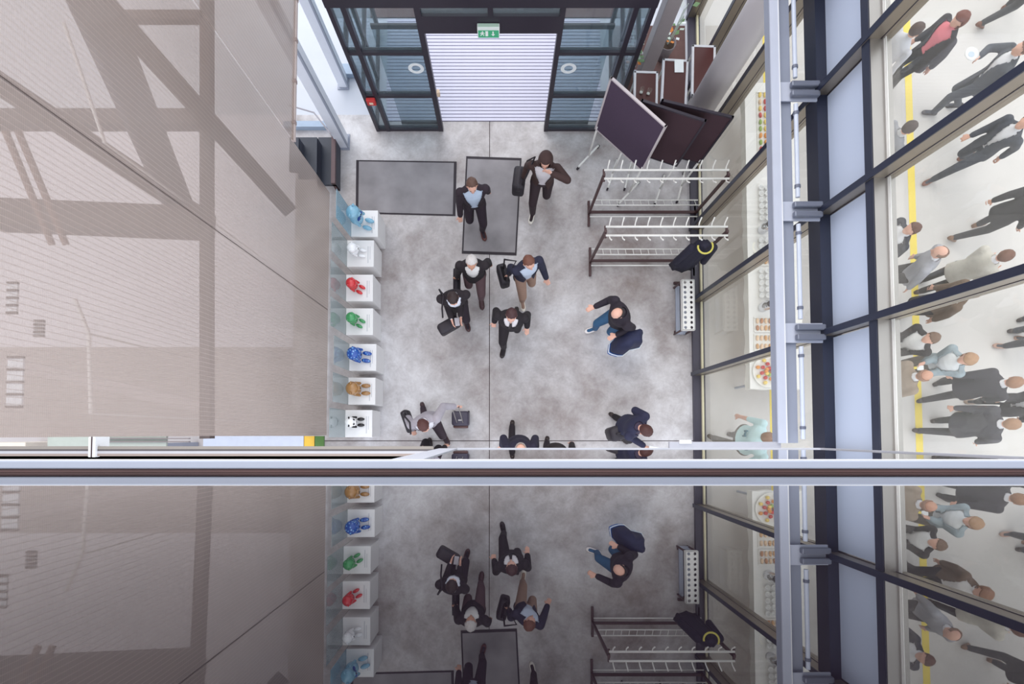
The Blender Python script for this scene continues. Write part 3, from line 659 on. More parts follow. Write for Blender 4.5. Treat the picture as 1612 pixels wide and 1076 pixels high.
for i, (u, v, r_) in enumerate(((1199, 362, .4), (1220, 361, 1.2), (1200, 484, .6), (1222, 480, 2))):
    flask(u, v, ('steel coffee flask beside the upper cups, left one', 'steel coffee flask beside the upper cups, right one', 'steel coffee flask above the pastry platters, left one', 'steel coffee flask above the pastry platters, right one')[i], r_)
TRAY = mat('platter_white', (232, 230, 226), .3, var=.02)
crm = [mat('pastry_gold', (214, 168, 120), .7), mat('pastry_brown', (188, 132, 92), .7), mat('pastry_pale', (232, 200, 168), .7)]
def platter(u0, v0, u1, label, rnd_, food, foodlab, depth=.32, round_=False, rows=2, cols=7):
    p = P(u0, v0, ZT); q = P(u1, v0, ZT); wdt = max(.5, q.x-p.x); t = thing('platter', label, 'platter', (p.x+wdt/2, p.y-depth/2, ZT))
    if round_: obj('dish', lathe(B(), [(.1, 0), (.24, .012), (.26, .03), (.25, .03), (.22, .018), (.02, .016)], 28), TRAY, t, True)
    else:
        obj('dish', box(B(), (-wdt/2, -depth/2, 0), (wdt/2, depth/2, .014), .005), TRAY, t)
        for s in (-1, 1): obj('rim', box(B(), (-wdt/2, s*depth/2-.01, .01), (wdt/2, s*depth/2+.01, .026)), TRAY, t)
    rnd = random.Random(int(v0))
    for i in range(cols):
        for j in range(rows):
            if round_: a = 2*PI*i/cols + j; r = .05+.07*j; x, y = r*math.cos(a), r*math.sin(a)
            else: x = -wdt/2+.05+i*(wdt-.1)/(cols-1); y = -depth/2+.054+j*(depth-.108)/max(1, rows-1)
            o = obj(food, (ell(B(), (0, 0, 0), (.025, .046, .024), u=10, v=7) if not round_ else ell(B(), (0, 0, 0), (.034, .03, .025), u=10, v=7)), rnd.choice(rnd_), None, True, loc=(t.location.x+x, t.location.y+y, ZT+.034+(.01 if round_ else 0)))
            o.rotation_euler = (0, 0, rnd.uniform(-.12, .12)); tag(o, foodlab, 'food', food.replace('_', ' ')+'s: '+foodlab)
platter(1186, 500, 1224, 'white platter of golden rolls below the coffee flasks', crm, 'bread_roll', 'golden roll on the platter below the coffee flasks', .22)
platter(1186, 527, 1224, 'white platter of pale rolls next to the fruit plate', [crm[2], crm[0]], 'bread_roll', 'pale roll on the platter next to the fruit plate', .24)
fr = [mat('fruit_orange', (226, 150, 70), .5), mat('fruit_red', (196, 60, 56), .4), mat('fruit_green', (150, 176, 90), .5), mat('fruit_yellow', (236, 206, 110), .5)]
platter(1184, 560, 1224, 'round plate of mixed fruit at the end of the buffet', fr, 'fruit_piece', 'piece of fruit on the round plate', .5, True, 3, 8)
platter(1186, 398, 1224, 'platter of brown rolls beside the dark mullion', [crm[1], crm[0]], 'bread_roll', 'brown roll on the platter beside the dark mullion', .2)
platter(1190, 146, 1226, 'large pale tray of colourful canapes at the far end of the buffet', fr+[crm[2]], 'canape', 'colourful canape on the far tray', 1.0, False, 9, 6)

# ------------------------------------------------------------------ people
SKIN = [mat('skin_light', (222, 172, 152), .55, var=.05), mat('skin_tan', (200, 148, 124), .55, var=.05)]
EYEM = mat('eye_dark', (40, 30, 30), .3); LIPM = mat('lip', (170, 96, 90), .5)
def remesh(bm, voxel, smooth=3):
    me = bpy.data.meshes.new('tmp'); bm.to_mesh(me); bm.free(); o = bpy.data.objects.new('tmp', me); COL.objects.link(o)
    m = o.modifiers.new('r', 'REMESH'); m.mode = 'VOXEL'; m.voxel_size = voxel; m.use_smooth_shade = True
    if smooth: s = o.modifiers.new('s', 'SMOOTH'); s.factor = .5; s.iterations = smooth
    dg = bpy.context.evaluated_depsgraph_get(); ev = o.evaluated_get(dg); r = bpy.data.meshes.new_from_object(ev)
    bpy.data.objects.remove(o); bpy.data.meshes.remove(me); return r

def ik(a, b, l1, l2, pole):
    a = Vector(a); b = Vector(b); d = b-a; L = min(d.length, (l1+l2)*.999); dn = d.normalized(); b = a+dn*L
    x = (l1*l1-l2*l2+L*L)/(2*L); h = math.sqrt(max(0, l1*l1-x*x)); pl = Vector(pole); pl = (pl-dn*pl.dot(dn)).normalized()
    return a+dn*x+pl*h, b

def seg_d(c, a, b):
    ab = b-a; t = max(0, min(1, (c-a).dot(ab)/max(1e-9, ab.dot(ab)))); return (c-a-ab*t).length

def person(label, head=None, feet=None, heading=-90, height=1.76, step=.28, fwd='L', lh=None, rh=None, lean=4, twist=0, jacket=(36, 28, 36), open_=True,
           shirt=(226, 226, 232), trousers=(40, 32, 40), shoes=(44, 30, 30), hair=(56, 36, 30), style='short', skin=0, tie=None, build=1., coat=.05, hood=None,
           nod=0, turn=0, detail=True, voxel=.0115, group=None, short_sleeve=False):
    """one standing or walking figure; local +y is forward, x to the right hand"""
    k = height/1.76
    rz = math.radians(heading-90)
    lr = math.radians(lean); tw = math.radians(twist)
    fl_, fr_ = (step/2, -step/2) if fwd == 'L' else (-step/2, step/2)
    dz = .86 - math.sqrt(max(.1, .855**2 - (step/2)**2)) + .012
    piv = Vector((0, 0, .93-dz))
    RT = Matrix.Rotation(tw, 3, 'Z') @ Matrix.Rotation(-lr, 3, 'X')
    def T(p): p = Vector(p); return piv + RT @ (p-Vector((0, 0, .93)))
    Hd = T((0, .0, 1.50)); RH = Matrix.Rotation(math.radians(turn), 3, 'Z') @ RT @ Matrix.Rotation(-math.radians(nod), 3, 'X')
    def HT_(p): return Hd + RH @ (Vector(p)-Vector((0, 0, 1.50)))
    hc = HT_((0, .025, 1.645))
    # placement
    if head is not None:
        q = P(head[0], head[1], hc.z*k+.06); off = Matrix.Rotation(rz, 3, 'Z') @ Vector((hc.x*k, hc.y*k, 0)); base = Vector((q.x-off.x, q.y-off.y, 0))
    else: base = P(feet[0], feet[1], 0)
    t = thing('person', label, 'person', base, rz, group); t.scale = (1, 1, 1)
    S = lambda p: Vector(p)*k
    armseg = []
    bones = []      # kind, a, b, r
    bm = B(); jb = B()
    w_ = build
    # torso
    sec = [(.84, .15, .105, 0), (.90, .168, .118, -.008), (.97, .165, .115, -.004), (1.06, .146, .102, .004), (1.15, .148, .104, .006), (1.25, .168, .116, .008), (1.34, .182, .116, .004), (1.41, .172, .100, -.004), (1.46, .115, .078, -.008), (1.50, .062, .062, -.004)]
    n = 20
    def ring(z, rx, ry, yo, f=T): return [S(f((rx*w_*math.cos(a), yo+ry*w_*math.sin(a), z))) for a in [2*PI*i/n for i in range(n)]]
    loft(bm, [ring(*s) for s in sec]); bones.append(('torso', T((0, 0, .95)), T((0, 0, 1.40)), .15))
    capsule(bm, S(T((0, -.005, 1.46))), S(HT_((0, .01, 1.57))), .056*k, .054*k); bones.append(('head', T((0, 0, 1.50)), HT_((0, .01, 1.57)), .05))
    # head: skull, jaw, nose, ears, brow
    def he(c, r): ell(bm, S(HT_(c)), [x*k for x in r], RH)
    he((0, .005, 1.665), (.076, .094, .095)); he((0, .03, 1.60), (.06, .066, .075)); he((0, .058, 1.555), (.034, .03, .028)); he((0, .108, 1.615), (.013, .018, .02)); he((0, .098, 1.64), (.009, .014, .03)); he((0, .085, 1.67), (.055, .015, .014))
    for s in (-1, 1): he((s*.079, -.002, 1.625), (.012, .02, .032))
    bones.append(('head', hc, hc+Vector((0, 0, .03)), .1))
    hem = .80-coat
    # jacket torso
    if jacket is not None:
        jsec = [(hem, .19+coat*.12, .145+coat*.1, -.005), (.93-coat*.3, .186, .14, -.006), (1.06, .166, .124, .0), (1.15, .166, .126, .004), (1.25, .184, .136, .006), (1.34, .196, .134, .004), (1.41, .186, .116, -.004), (1.465, .125, .092, -.010), (1.505, .078, .074, -.012), (1.52, .07, .066, -.012)]
        loft(jb, [ring(*s) for s in jsec])
    # legs
    shoes_at = []
    for s, fy in ((-1, fl_), (1, fr_)):
        hip = T((s*.092, 0, .90)); lift = .05 if fy < 0 and step > .2 else 0
        ank = Vector((s*.085, fy, .085+lift))
        knee, ank = ik(hip, ank, .43, .425, (s*.1, 1, 0))
        capsule(bm, S(hip), S(knee), .098*k*w_, .070*k, 14); capsule(bm, S(knee), S(ank), .069*k, .052*k, 14)
        bones += [('leg', hip, knee, .09), ('leg', knee, ank, .06)]
        pitch = -math.radians(28) if lift else (math.radians(8) if step > .2 else 0)
        fm = Matrix.Rotation(pitch, 3, 'X') @ Matrix.Rotation(-s*.12, 3, 'Z')
        capsule(bm, S(ank+fm@Vector((0, -.03, -.045))), S(ank+fm@Vector((0, .12, -.055))), .036*k, .03*k); bones.append(('foot', ank+Vector((0, 0, -.05)), ank+fm@Vector((0, .12, -.055)), .04))
        shoes_at.append((ank, fm))
    # arms and hands
    for s, tgt in ((-1, lh), (1, rh)):
        sh = T((s*.188*w_, -.005, 1.405))
        if tgt is None:
            sw = (-.16 if (s < 0) == (fwd == 'L') else .16)*min(1, step/.28)
            tgt = (s*.245*w_, .02+sw, .86-dz*.5+abs(sw)*.12)
        tgt = Vector(tgt); elb, wr_ = ik(sh, tgt, .285, .255, (s*.1, -1, -.15) if tgt.z < 1.2 else (s*1, -.2, -.6))
        capsule(bm, S(sh), S(elb), .056*k*w_, .043*k); capsule(bm, S(elb), S(wr_), .042*k, .029*k)
        armseg.extend(((sh, elb), (elb, wr_))); fd = (wr_-elb).normalized(); bones += [('arm', sh, elb, .05), ('skin' if short_sleeve else 'arm', elb, wr_, .035)]
        side = fd.cross(Vector((0, 1, 0.01))).normalized()
        if side.length < .1: side = Vector((1, 0, 0))
        nrm = side.cross(fd).normalized()
        pe = wr_+fd*.085
        for i in (-1, 0, 1): capsule(bm, S(wr_+fd*.015+side*i*.016), S(pe+side*i*.024), .018*k, .015*k, 8)
        bones.append(('hand', wr_+fd*.03, pe, .03))
        for i, L_ in zip((-1.5, -.5, .5, 1.5), (.062, .078, .082, .068)):
            b0 = pe+side*i*.0205; b1 = b0+(fd+side*i*.06)*L_*.5; b2 = b1+(fd*.75-nrm*s*.55)*L_*.5
            capsule(bm, S(b0), S(b1), .0098*k, .009*k, 8); capsule(bm, S(b1), S(b2), .009*k, .0078*k, 8); bones.append(('hand', b0, b2, .01))
        th = wr_+fd*.03+side*.028; th1 = th+(fd*.6+side*.6)*.05; capsule(bm, S(th), S(th1), .0125*k, .0105*k, 8); capsule(bm, S(th1), S(th1+(fd*.95+side*.2)*.035), .0105*k, .009*k, 8); bones.append(('hand', th, th1, .012))
        if jacket is not None:
            capsule(jb, S(sh), S(elb), .074*k*w_, .061*k); e2 = elb+(wr_-elb)*(.93 if not short_sleeve else .1); capsule(jb, S(elb), S(e2), .060*k, .048*k)
    # one continuous body mesh
    me = remesh(bm, voxel*k, 3)
    nf = len(me.polygons); ctr = np.empty(nf*3); me.polygons.foreach_get('center', ctr); ctr = ctr.reshape(-1, 3)/k
    best = np.full(nf, 1e9); kind = np.zeros(nf, int)
    slot = {'torso': 0, 'arm': 0, 'leg': 1, 'head': 2, 'hand': 2, 'skin': 2, 'foot': 1}
    for kd, a, b, r in bones:
        a = np.array(a); b = np.array(b); ab = b-a; tt = np.clip(((ctr-a)@ab)/max(1e-9, ab@ab), 0, 1); dd = np.linalg.norm(ctr-(a+tt[:, None]*ab), axis=1)-r
        u = dd < best; best[u] = dd[u]; kind[u] = slot[kd]
    kind[(kind == 0) & (ctr[:, 2] < .96-dz)] = 1
    me.polygons.foreach_set('material_index', kind)
    nm = lambda c: '_%d_%d_%d' % tuple(c)
    sm = mat('shirt'+nm(shirt), shirt, .8, var=.06, scale=25); tm = mat('trousers'+nm(trousers), trousers, .8, var=.12, scale=20)
    obj('body', me, [sm, tm, SKIN[skin]], t, True)
    # shoes
    shm = mat('shoe'+nm(shoes), shoes, .4, var=.06)
    for ank, fm in shoes_at:
        b2 = B(); prof = [(-.085, .028, .055), (-.06, .040, .078), (0, .042, .07), (.06, .046, .05), (.12, .046, .04), (.16, .034, .032), (.178, .012, .02)]
        rg = []
        for y, hw_, ht_ in prof:
            rg.append([S(ank+fm@Vector((hw_*math.cos(a), y, -.085+max(0, ht_*(.5+.6*math.sin(a)))))) for a in [2*PI*i/12 for i in range(12)]])
        loft(b2, rg); bmesh.ops.recalc_face_normals(b2, faces=b2.faces[:]); so = obj('shoe', b2, shm, t, True)
    # jacket
    if jacket is not None:
        jm = remesh(jb, max(voxel*1.15, .013)*k, 3)
        b2 = B(); b2.from_mesh(jm); bpy.data.meshes.remove(jm); RTi = RT.inverted(); kill = set()
        for f in b2.faces:
            c = f.calc_center_median()/k; c = RTi@(c-piv)+Vector((0, 0, .93))
            if c.z > 1.508 and abs(c.x) < .11 and min(seg_d(f.calc_center_median()/k, *q_) for q_ in armseg) > .08: kill.add(f); continue
            if open_ and c.y > .03 and min(seg_d(f.calc_center_median()/k, *q_) for q_ in (armseg[1], armseg[3])) > .08 and (c.z > 1.40 or min(seg_d(f.calc_center_median()/k, *q_) for q_ in (armseg[0], armseg[2])) > .085):
                wv = (.015 + (c.z-1.05)/.45*.082) if c.z > 1.05 else (.012 + (1.05-c.z)*.16)
                if open_ == 'wide': wv = wv*1.3+.035
                if open_ == 'v': wv = 0 if c.z < 1.07 else wv*1.15+.008
                if abs(c.x) < wv: kill.add(f)
            if c.z < hem+.02 and abs(c.x) < .2: kill.add(f)
        bmesh.ops.delete(b2, geom=list(kill), context='FACES')
        jo = obj('jacket', b2, mat('jacket'+nm(jacket), jacket, .82, var=.14, scale=18), t, True)
        sl = jo.modifiers.new('thickness', 'SOLIDIFY'); sl.thickness = .008; sl.offset = -1
        if False:
            b2 = B()      # lapels folded back along the opening
            for s in (-1, 1):
                q = [(s*.095, .10, 1.47), (s*.05, .132, 1.36), (s*.016, .142, 1.12), (s*.06, .146, 1.26), (s*.105, .130, 1.38)]
                prism(b2, [S(T(x)) for x in q], S(RT@Vector((0, .008, 0))))
            obj('lapels', b2, mat('lapel'+nm(jacket), tuple(min(255, c+10) for c in jacket), .7), jo)
    if tie:
        b2 = B(); q = [(-.018, .098, 1.475), (.018, .098, 1.475), (.016, .108, 1.44), (.034, .134, 1.15), (0, .126, 1.08), (-.034, .134, 1.15), (-.016, .108, 1.44)]
        prism(b2, [S(T(x)) for x in q], S(RT@Vector((0, .012, 0)))); obj('tie', b2, mat('tie'+nm(tie), tie, .6), t)
    if detail:
        b2 = B()
        for s in (-1, 1): ell(b2, S(HT_((s*.031, .086, 1.643))), (.011*k, .008*k, .007*k), RH, 8, 6)
        obj('eyes', b2, EYEM, t, True); b2 = B(); ell(b2, S(HT_((0, .088, 1.573))), (.022*k, .010*k, .007*k), RH, 10, 6); obj('mouth', b2, LIPM, t, True)
    # hair
    if style != 'bald' or hood:
        b2 = B(); C0 = Vector((0, -.002, 1.668)); R3 = Vector((.086, .104, .104))
        if style == 'long': R3 = Vector((.096, .112, .112))
        bmesh.ops.create_uvsphere(b2, u_segments=28, v_segments=20, radius=1)
        kill = []
        for vtx in b2.verts:
            x, y, z = vtx.co; keep = z > .06+.8*max(0, y)
            if y < -.1: keep = z > -.75
            if abs(y) <= .3 and abs(x) > .5: keep = z > -.30
            if style == 'fringe': keep = (y < .3 and -.55 < z < .45)
            if style == 'long': keep = z > .25 if y > .35 else True
            if not keep: kill.append(vtx)
            j = 1+.035*math.sin(9*x+5*z)*math.cos(7*y+3*x)
            ext = Vector((0, 0, 0))
            if style == 'long' and z < 0: ext = Vector((0, -.02, .09*z))
            vtx.co = S(HT_(C0+Vector((x*R3.x*j, y*R3.y*j, z*R3.z*j))+ext))
        bmesh.ops.delete(b2, geom=kill, context='VERTS')
        if b2.faces:
            ho = obj('hair', b2, mat('hair'+nm(hair), hair, .6, var=.25, scale=60), t, True); sl = ho.modifiers.new('thickness', 'SOLIDIFY'); sl.thickness = .014; sl.offset = -1
        else: b2.free()
    if hood:
        b2 = B(); bmesh.ops.create_uvsphere(b2, u_segments=28, v_segments=20, radius=1); kill = []
        for vtx in b2.verts:
            x, y, z = vtx.co
            if y > .62 and z < .55: kill.append(vtx)
            vtx.co = S(HT_(Vector((x*.112, -.01+y*.135, 1.64+z*.14 - (.03 if z < -.4 else 0)))))
        bmesh.ops.delete(b2, geom=kill, context='VERTS'); ho = obj('hood', b2, mat('hood'+nm(hood), hood, .85), t, True); sl = ho.modifiers.new('thickness', 'SOLIDIFY'); sl.thickness = .012; sl.offset = -1
    t['k'] = k
    def world(p): return base + Matrix.Rotation(rz, 3, 'Z') @ S(p)
    return t, world, T, rz

BLK = mat('bag_black', (36, 30, 38), .6, var=.1)
def bag(label, c, size, rz, m=BLK, strap=None, name='shoulder_bag', handle=None, tilt=0):
    """soft bag: rounded body, flap, handle, and a strap along given world points"""
    t = thing(name, label, 'bag', c, rz); w2, d2, h2 = size[0]/2, size[1]/2, size[2]
    bm = B(); box(bm, (-w2, -d2, 0), (w2, d2, h2), min(w2, d2)*.5); b_ = obj('bag_body', bm, m, t, True)
    obj('flap', box(B(), (-w2*.92, -d2*1.06, h2*.45), (w2*.92, d2*1.06, h2*1.03), d2*.45), mat('bag_flap', (44, 38, 46), .6), t, True)
    if (handle if handle is not None else not strap): obj('handle', tube(B(), [(-w2*.4, 0, h2), (-w2*.3, 0, h2+.06), (w2*.3, 0, h2+.06), (w2*.4, 0, h2)], .011, 8), m, t, True)
    obj('zip', box(B(), (-w2*.7, -d2*1.09, h2*.5), (w2*.7, -d2*1.05, h2*.5+.01)), ALU, t)
    if strap:
        Mi = (Matrix.Translation(Vector(c)) @ Matrix.Rotation(rz, 4, 'Z')).inverted()
        obj('strap', tube(B(), [Mi @ Vector(p) for p in strap], .014, 8), m, t, True)
    return t

NAV = (36, 36, 58); BLKJ = (34, 26, 32); PUR = (42, 30, 40)
# --- walking in from the doors
t, W, T, rz = person('man in dark jacket and pale blue shirt walking on the long mat', head=(743, 291), heading=-82, step=.34, fwd='L', jacket=PUR, open_='wide', shirt=(186, 200, 220), trousers=(44, 32, 44), shoes=(92, 44, 38), hair=(92, 66, 56), coat=.08)
t, W, T, rz = person('hooded man in brown jacket holding a hand to his face', head=(859, 252), heading=-97, step=.5, fwd='R', rh=(.3, .0, .86), lh=(-.12, .20, 1.52), jacket=(62, 42, 40), open_='wide', shirt=(212, 206, 210), trousers=(50, 36, 42), shoes=(228, 222, 212), hair=(50, 36, 34), hood=(64, 44, 42), coat=.06)
c = W((.37, .0, .5)); bag('large black shoulder bag on the hooded man', c, (.2, .38, .36), rz, strap=[W((.30, -.12, .86)), W((.27, -.1, 1.2)), W((.16, 0, 1.56)), W((.25, .12, 1.2)), W((.31, .12, .86))])
t, W, T, rz = person('grey-haired man in black jacket and brown trousers with briefcase', head=(742, 413), heading=-90, step=.45, fwd='L', rh=(.27, .05, .82), jacket=BLKJ, open_='v', shirt=(232, 228, 226), trousers=(98, 74, 78), shoes=(66, 36, 38), hair=(198, 192, 190), style='short', skin=1)
c = W((.29, .08, .38)); bag('black briefcase carried by the grey-haired man', c, (.09, .42, .32), rz, name='briefcase')
t, W, T, rz = person('man in navy blazer, tan trousers and white shoes', head=(834, 413), heading=-75, step=.46, fwd='R', lh=(-.3, .16, .86), rh=(.25, -.06, .86), jacket=NAV, open_='wide', shirt=(196, 206, 224), trousers=(158, 128, 112), shoes=(226, 218, 206), hair=(108, 66, 52), twist=10)
c = W((.33, -.12, .42)); bag('round black bag at the side of the man in tan trousers', c, (.16, .34, .34), rz, strap=[W((.3, -.2, .76)), W((.29, -.2, 1.2)), W((.16, -.03, 1.54)), W((.27, .02, 1.2)), W((.31, .02, .76))])
t, W, T, rz = person('man in black jacket looking at his hands, bag at his hip', head=(713, 470), heading=-80, step=.3, fwd='L', lh=(-.05, .28, 1.12), rh=(.10, .28, 1.10), jacket=BLKJ, open_='v', shirt=(226, 228, 238), trousers=(40, 30, 40), shoes=(70, 40, 42), hair=(44, 28, 28), nod=22)
c = W((.17, .34, .70)); bag('black satchel held low in front of the man looking down', c, (.36, .17, .26), rz+.35, strap=[W((.24, .2, .9)), W((.2, .15, 1.3)), W((.13, .02, 1.54)), W((.19, -.12, 1.35)), W((.1, .12, .9))])
c = W((.02, .36, 1.13)); ph = tag(obj('phone', box(B(), (-.035, -.07, 0), (.035, .07, .01), .003), mat('phone_dark', (180, 176, 182), .2)), 'phone in the hands of the man looking down', 'phone'); ph.location = c; ph.rotation_euler = (.3, 0, rz)
t, W, T, rz = person('man in black suit with dark tie striding in front', head=(805, 497), heading=-95, step=.6, fwd='R', lh=(-.26, .07, .87), rh=(.26, .03, .86), jacket=(30, 24, 30), open_='v', shirt=(226, 220, 222), trousers=(32, 25, 31), shoes=(38, 26, 28), hair=(66, 38, 40), tie=(26, 22, 30), build=1.05)
# --- person with blue jacket
t, W, T, rz = person('balding person in black top with dark blue jacket, alone right of the group', head=(972, 492), heading=205, step=.42, fwd='R', lh=(-.24, .16, 1.0), rh=(.3, .28, 1.0), jacket=(38, 30, 42), open_=False, shirt=(40, 32, 44), trousers=(52, 92, 128), shoes=(232, 224, 222), hair=(38, 30, 36), style='fringe', lean=8, nod=24, build=1.08)
JB = mat('blue_jacket', (30, 34, 66), .7, var=.3, scale=10); JB2 = mat('blue_bright', (36, 104, 196), .6)
c = P(983, 540, .5)
dj = thing('draped_jacket', 'dark blue jacket with bright blue hem draped at the hip', 'jacket', (c.x, c.y, .55), math.radians(25)); rings = []
for z, rx, ry in ((0, .29, .16), (.15, .27, .16), (.35, .23, .15), (.5, .18, .13), (.58, .11, .09), (.6, .04, .03)):
    rings.append([Vector((rx*math.cos(a)*(1+.1*math.sin(4*a)), ry*math.sin(a)*(1+.2*math.sin(5*a)), z)) for a in [2*PI*i/24 for i in range(24)]])
obj('cloth_fold', loft(B(), rings), JB, dj, True)
rings = [[Vector((rx*math.cos(a)*(1+.1*math.sin(4*a)), ry*math.sin(a)*(1+.2*math.sin(5*a)), z)) for a in [2*PI*i/24 for i in range(24)]] for z, rx, ry in ((-.1, .30, .17), (.04, .302, .172))]
obj('bright_hem', loft(B(), rings), JB2, dj, True); obj('white_piping', tube(B(), [Vector((.305*math.cos(a)*(1+.1*math.sin(4*a)), .174*math.sin(a)*(1+.2*math.sin(5*a)), .04)) for a in [2*PI*i/24 for i in range(25)]], .009, 6), STICK, dj, True)
# --- man pulling a trolley
t, W, T, rz = person('man in light grey suit pulling a trolley case', head=(667, 671), heading=-70, step=.55, fwd='L', lh=(-.48, -.06, .95), rh=(.26, .05, .9), jacket=(166, 160, 168), open_='wide', shirt=(226, 224, 230), trousers=(52, 38, 48), shoes=(62, 38, 42), hair=(78, 42, 38), twist=-6, nod=14, turn=15)
c = W((.30, -.1, .62)); bag('black shoulder bag on the man in the light grey suit', c, (.13, .36, .28), rz, strap=[W((.3, -.25, .88)), W((.26, -.18, 1.3)), W((.17, -.02, 1.56)), W((.26, .12, 1.25)), W((.3, .06, .88))])
c = P(727, 661); hp = W((-.48, -.06, .93))
tr = thing('trolley_case', 'dark wheeled case with extended handle pulled by the man in grey', 'suitcase', (c.x, c.y, 0), 0)
bm = B(); box(bm, (-.14, -.1, .05), (.14, .14, .42), .035); obj('shell', bm, mat('case_dark', (62, 56, 72), .5), tr, True)
obj('front_pocket', box(B(), (-.12, -.14, .1), (.12, -.09, .34), .02), mat('case_brown', (92, 64, 62), .6), tr, True)
for s in (-1, 1):
    obj('wheel', tube(B(), [(s*.12-.015, .12, .04), (s*.12+.015, .12, .04)], .04, 14), RUB, tr, True)
    obj('handle_rod', tube(B(), [(s*.05, -.06, .4), (hp.x-c.x+s*.05, hp.y-c.y, hp.z-.03)], .008, 6), ALU, tr)
obj('grip', tube(B(), [(hp.x-c.x-.07, hp.y-c.y, hp.z-.02), (hp.x-c.x+.07, hp.y-c.y, hp.z-.02)], .014, 8), RUB, tr)
obj('badge', box(B(), (-.03, -.02, .421), (.03, 0, .424)), ALU, tr)
# --- at the bottom edge
t, W, T, rz = person('balding man in dark navy jacket passing under the rail', head=(820, 710), heading=-88, step=.6, fwd='L', jacket=(38, 34, 54), open_='v', trousers=(36, 28, 36), style='fringe', hair=(150, 140, 136), lh=(-.27, .04, .87), rh=(.27, .0, .87))
t, W, T, rz = person('dark-haired man in navy jacket with white paper near the glass wall', head=(1019, 678), heading=-40, step=.3, fwd='R', rh=(.12, .34, 1.12), lh=(-.2, .05, .92), jacket=(36, 36, 62), open_='v', shirt=(60, 50, 70), trousers=(30, 24, 30), hair=(70, 36, 32), nod=28)
c = W((.14, .54, 1.14)); pp = tag(obj('paper', box(B(), (-.13, -.09, 0), (.13, .09, .004), .001), STICK), 'white paper held by the dark-haired man', 'paper'); pp.location = c; pp.rotation_euler = (.25, .1, rz+.5)
c = P(966, 681, .4); bag('black rucksack beside the dark-haired man', (c.x, c.y, .42), (.3, .22, .46), .3, name='rucksack')
t, W, T, rz = person('person in black seen only by shoulders between two men at the rail', head=(884, 724), heading=-90, step=.3, jacket=(38, 30, 34), hair=(50, 34, 34))
t, W, T, rz = person('dark-haired person half hidden below the ledge strips', head=(664, 712), heading=90, step=.2, jacket=(44, 34, 40), hair=(40, 28, 30))
# --- in the hall beyond the glass
def guest(label, **kw):
    kw.setdefault('voxel', .016); kw.setdefault('detail', False); kw.setdefault('step', .12); return person(label, **kw)
t, W, T, rz = guest('person in light turquoise shirt with dark print behind the glass', head=(1214, 690), heading=-20, jacket=None, shirt=(196, 226, 232), trousers=(110, 104, 96), shoes=(100, 90, 80), hair=(140, 104, 80), build=1.15, step=.3, detail=True, short_sleeve=True)
bm = B()
for a, b in (((-.05, -.05), (-.03, .05)), ((.03, -.05), (.05, .05)), ((-.05, -.01), (.05, .01))): box(bm, (a[0], -.152, 1.28+a[1]), (b[0], -.13, 1.28+b[1]))
obj('shirt_print', bm, mat('print_teal', (60, 110, 126), .7), t)
G = (62, 60, 66); CH = (58, 54, 62); DG = (44, 42, 50)
guest('red-haired person in dark coat and pink shirt at the top of the crowd', head=(1514, 26), heading=190, jacket=CH, shirt=(226, 128, 140), open_='wide', hair=(110, 56, 46), trousers=DG, style='long', coat=.15)
guest('dark-haired man in grey-white shirt at the frame above the long stripe', head=(1449, 42), heading=20, jacket=None, shirt=(206, 206, 214), hair=(80, 60, 56), trousers=DG)
guest('person at the top right corner, only striding legs in view', feet=(1560, 28), heading=20, step=.6, jacket=G, trousers=(66, 66, 72), shoes=(110, 66, 50))
t, W, T, rz = guest('man in dark striped suit holding out a white plate', head=(1612, 72), heading=170, rh=(.1, .36, 1.2), jacket=(70, 74, 84), trousers=(62, 66, 76), shoes=(50, 42, 44), hair=(120, 80, 64), step=.35)
c = W((.1, .50, 1.22)); pt = thing('plate', 'round white plate held by the man in the striped suit', 'plate', c); obj('rim', lathe(B(), [(.05, 0), (.11, .012), (.112, .018), (.05, .006), (.01, .006)], 24), CUP, pt, True); obj('well', lathe(B(), [(.05, .006), (.05, .009)], 20), mat('plate_blue', (188, 202, 218), .3), pt)
guest('dark-haired person in grey top beside the yellow stripe, upper pane', head=(1438, 197), heading=15, jacket=(140, 142, 150), hair=(70, 54, 52), shirt=(206, 206, 210))
guest('man with red face in pale shirt at the right edge', head=(1618, 190), heading=200, jacket=(64, 68, 80), trousers=(58, 62, 74), shoes=(120, 70, 52), step=.7, fwd='L')
guest('tall man in black suit, head outside the right edge, long leg forward', feet=(1515, 366), heading=10, jacket=(50, 48, 54), trousers=(52, 50, 56), shoes=(128, 92, 66), step=.5)
guest('dark-haired man in navy suit cut off by the white bead', head=(1438, 358), heading=185, jacket=(44, 46, 60), hair=(96, 58, 46), open_='wide')
guest('bald man in light grey shirt bending to the left', head=(1482, 394), heading=150, jacket=(164, 164, 172), open_=False, style='fringe', hair=(132, 100, 84), lean=14)
guest('woman in pale lace top and black trousers', head=(1590, 400), heading=20, jacket=(198, 194, 186), open_=False, trousers=(44, 38, 42), shoes=(70, 52, 46), hair=(110, 70, 54), lh=(-.1, .28, 1.1), rh=(.15, .28, 1.1))
guest('woman in brown jacket over white shirt below the lace top', head=(1534, 455), heading=160, jacket=(112, 92, 78), shirt=(230, 228, 230), open_='wide', hair=(146, 104, 80), style='long')
guest('person in black jacket and white scarf leaning by the bead', head=(1468, 532), heading=200, jacket=(46, 40, 42), shirt=(226, 226, 228), open_='wide', hair=(112, 84, 66), lean=8, lh=(-.1, .3, 1.1), rh=(.1, .3, 1.08))
t, W, T, rz = guest('blond woman in blue-grey jacket holding a card', head=(1526, 565), heading=195, jacket=(150, 164, 172), shirt=(222, 226, 230), open_='wide', hair=(170, 132, 100), style='long', rh=(.08, .3, 1.15), lh=(-.1, .28, 1.12), trousers=(120, 110, 100))
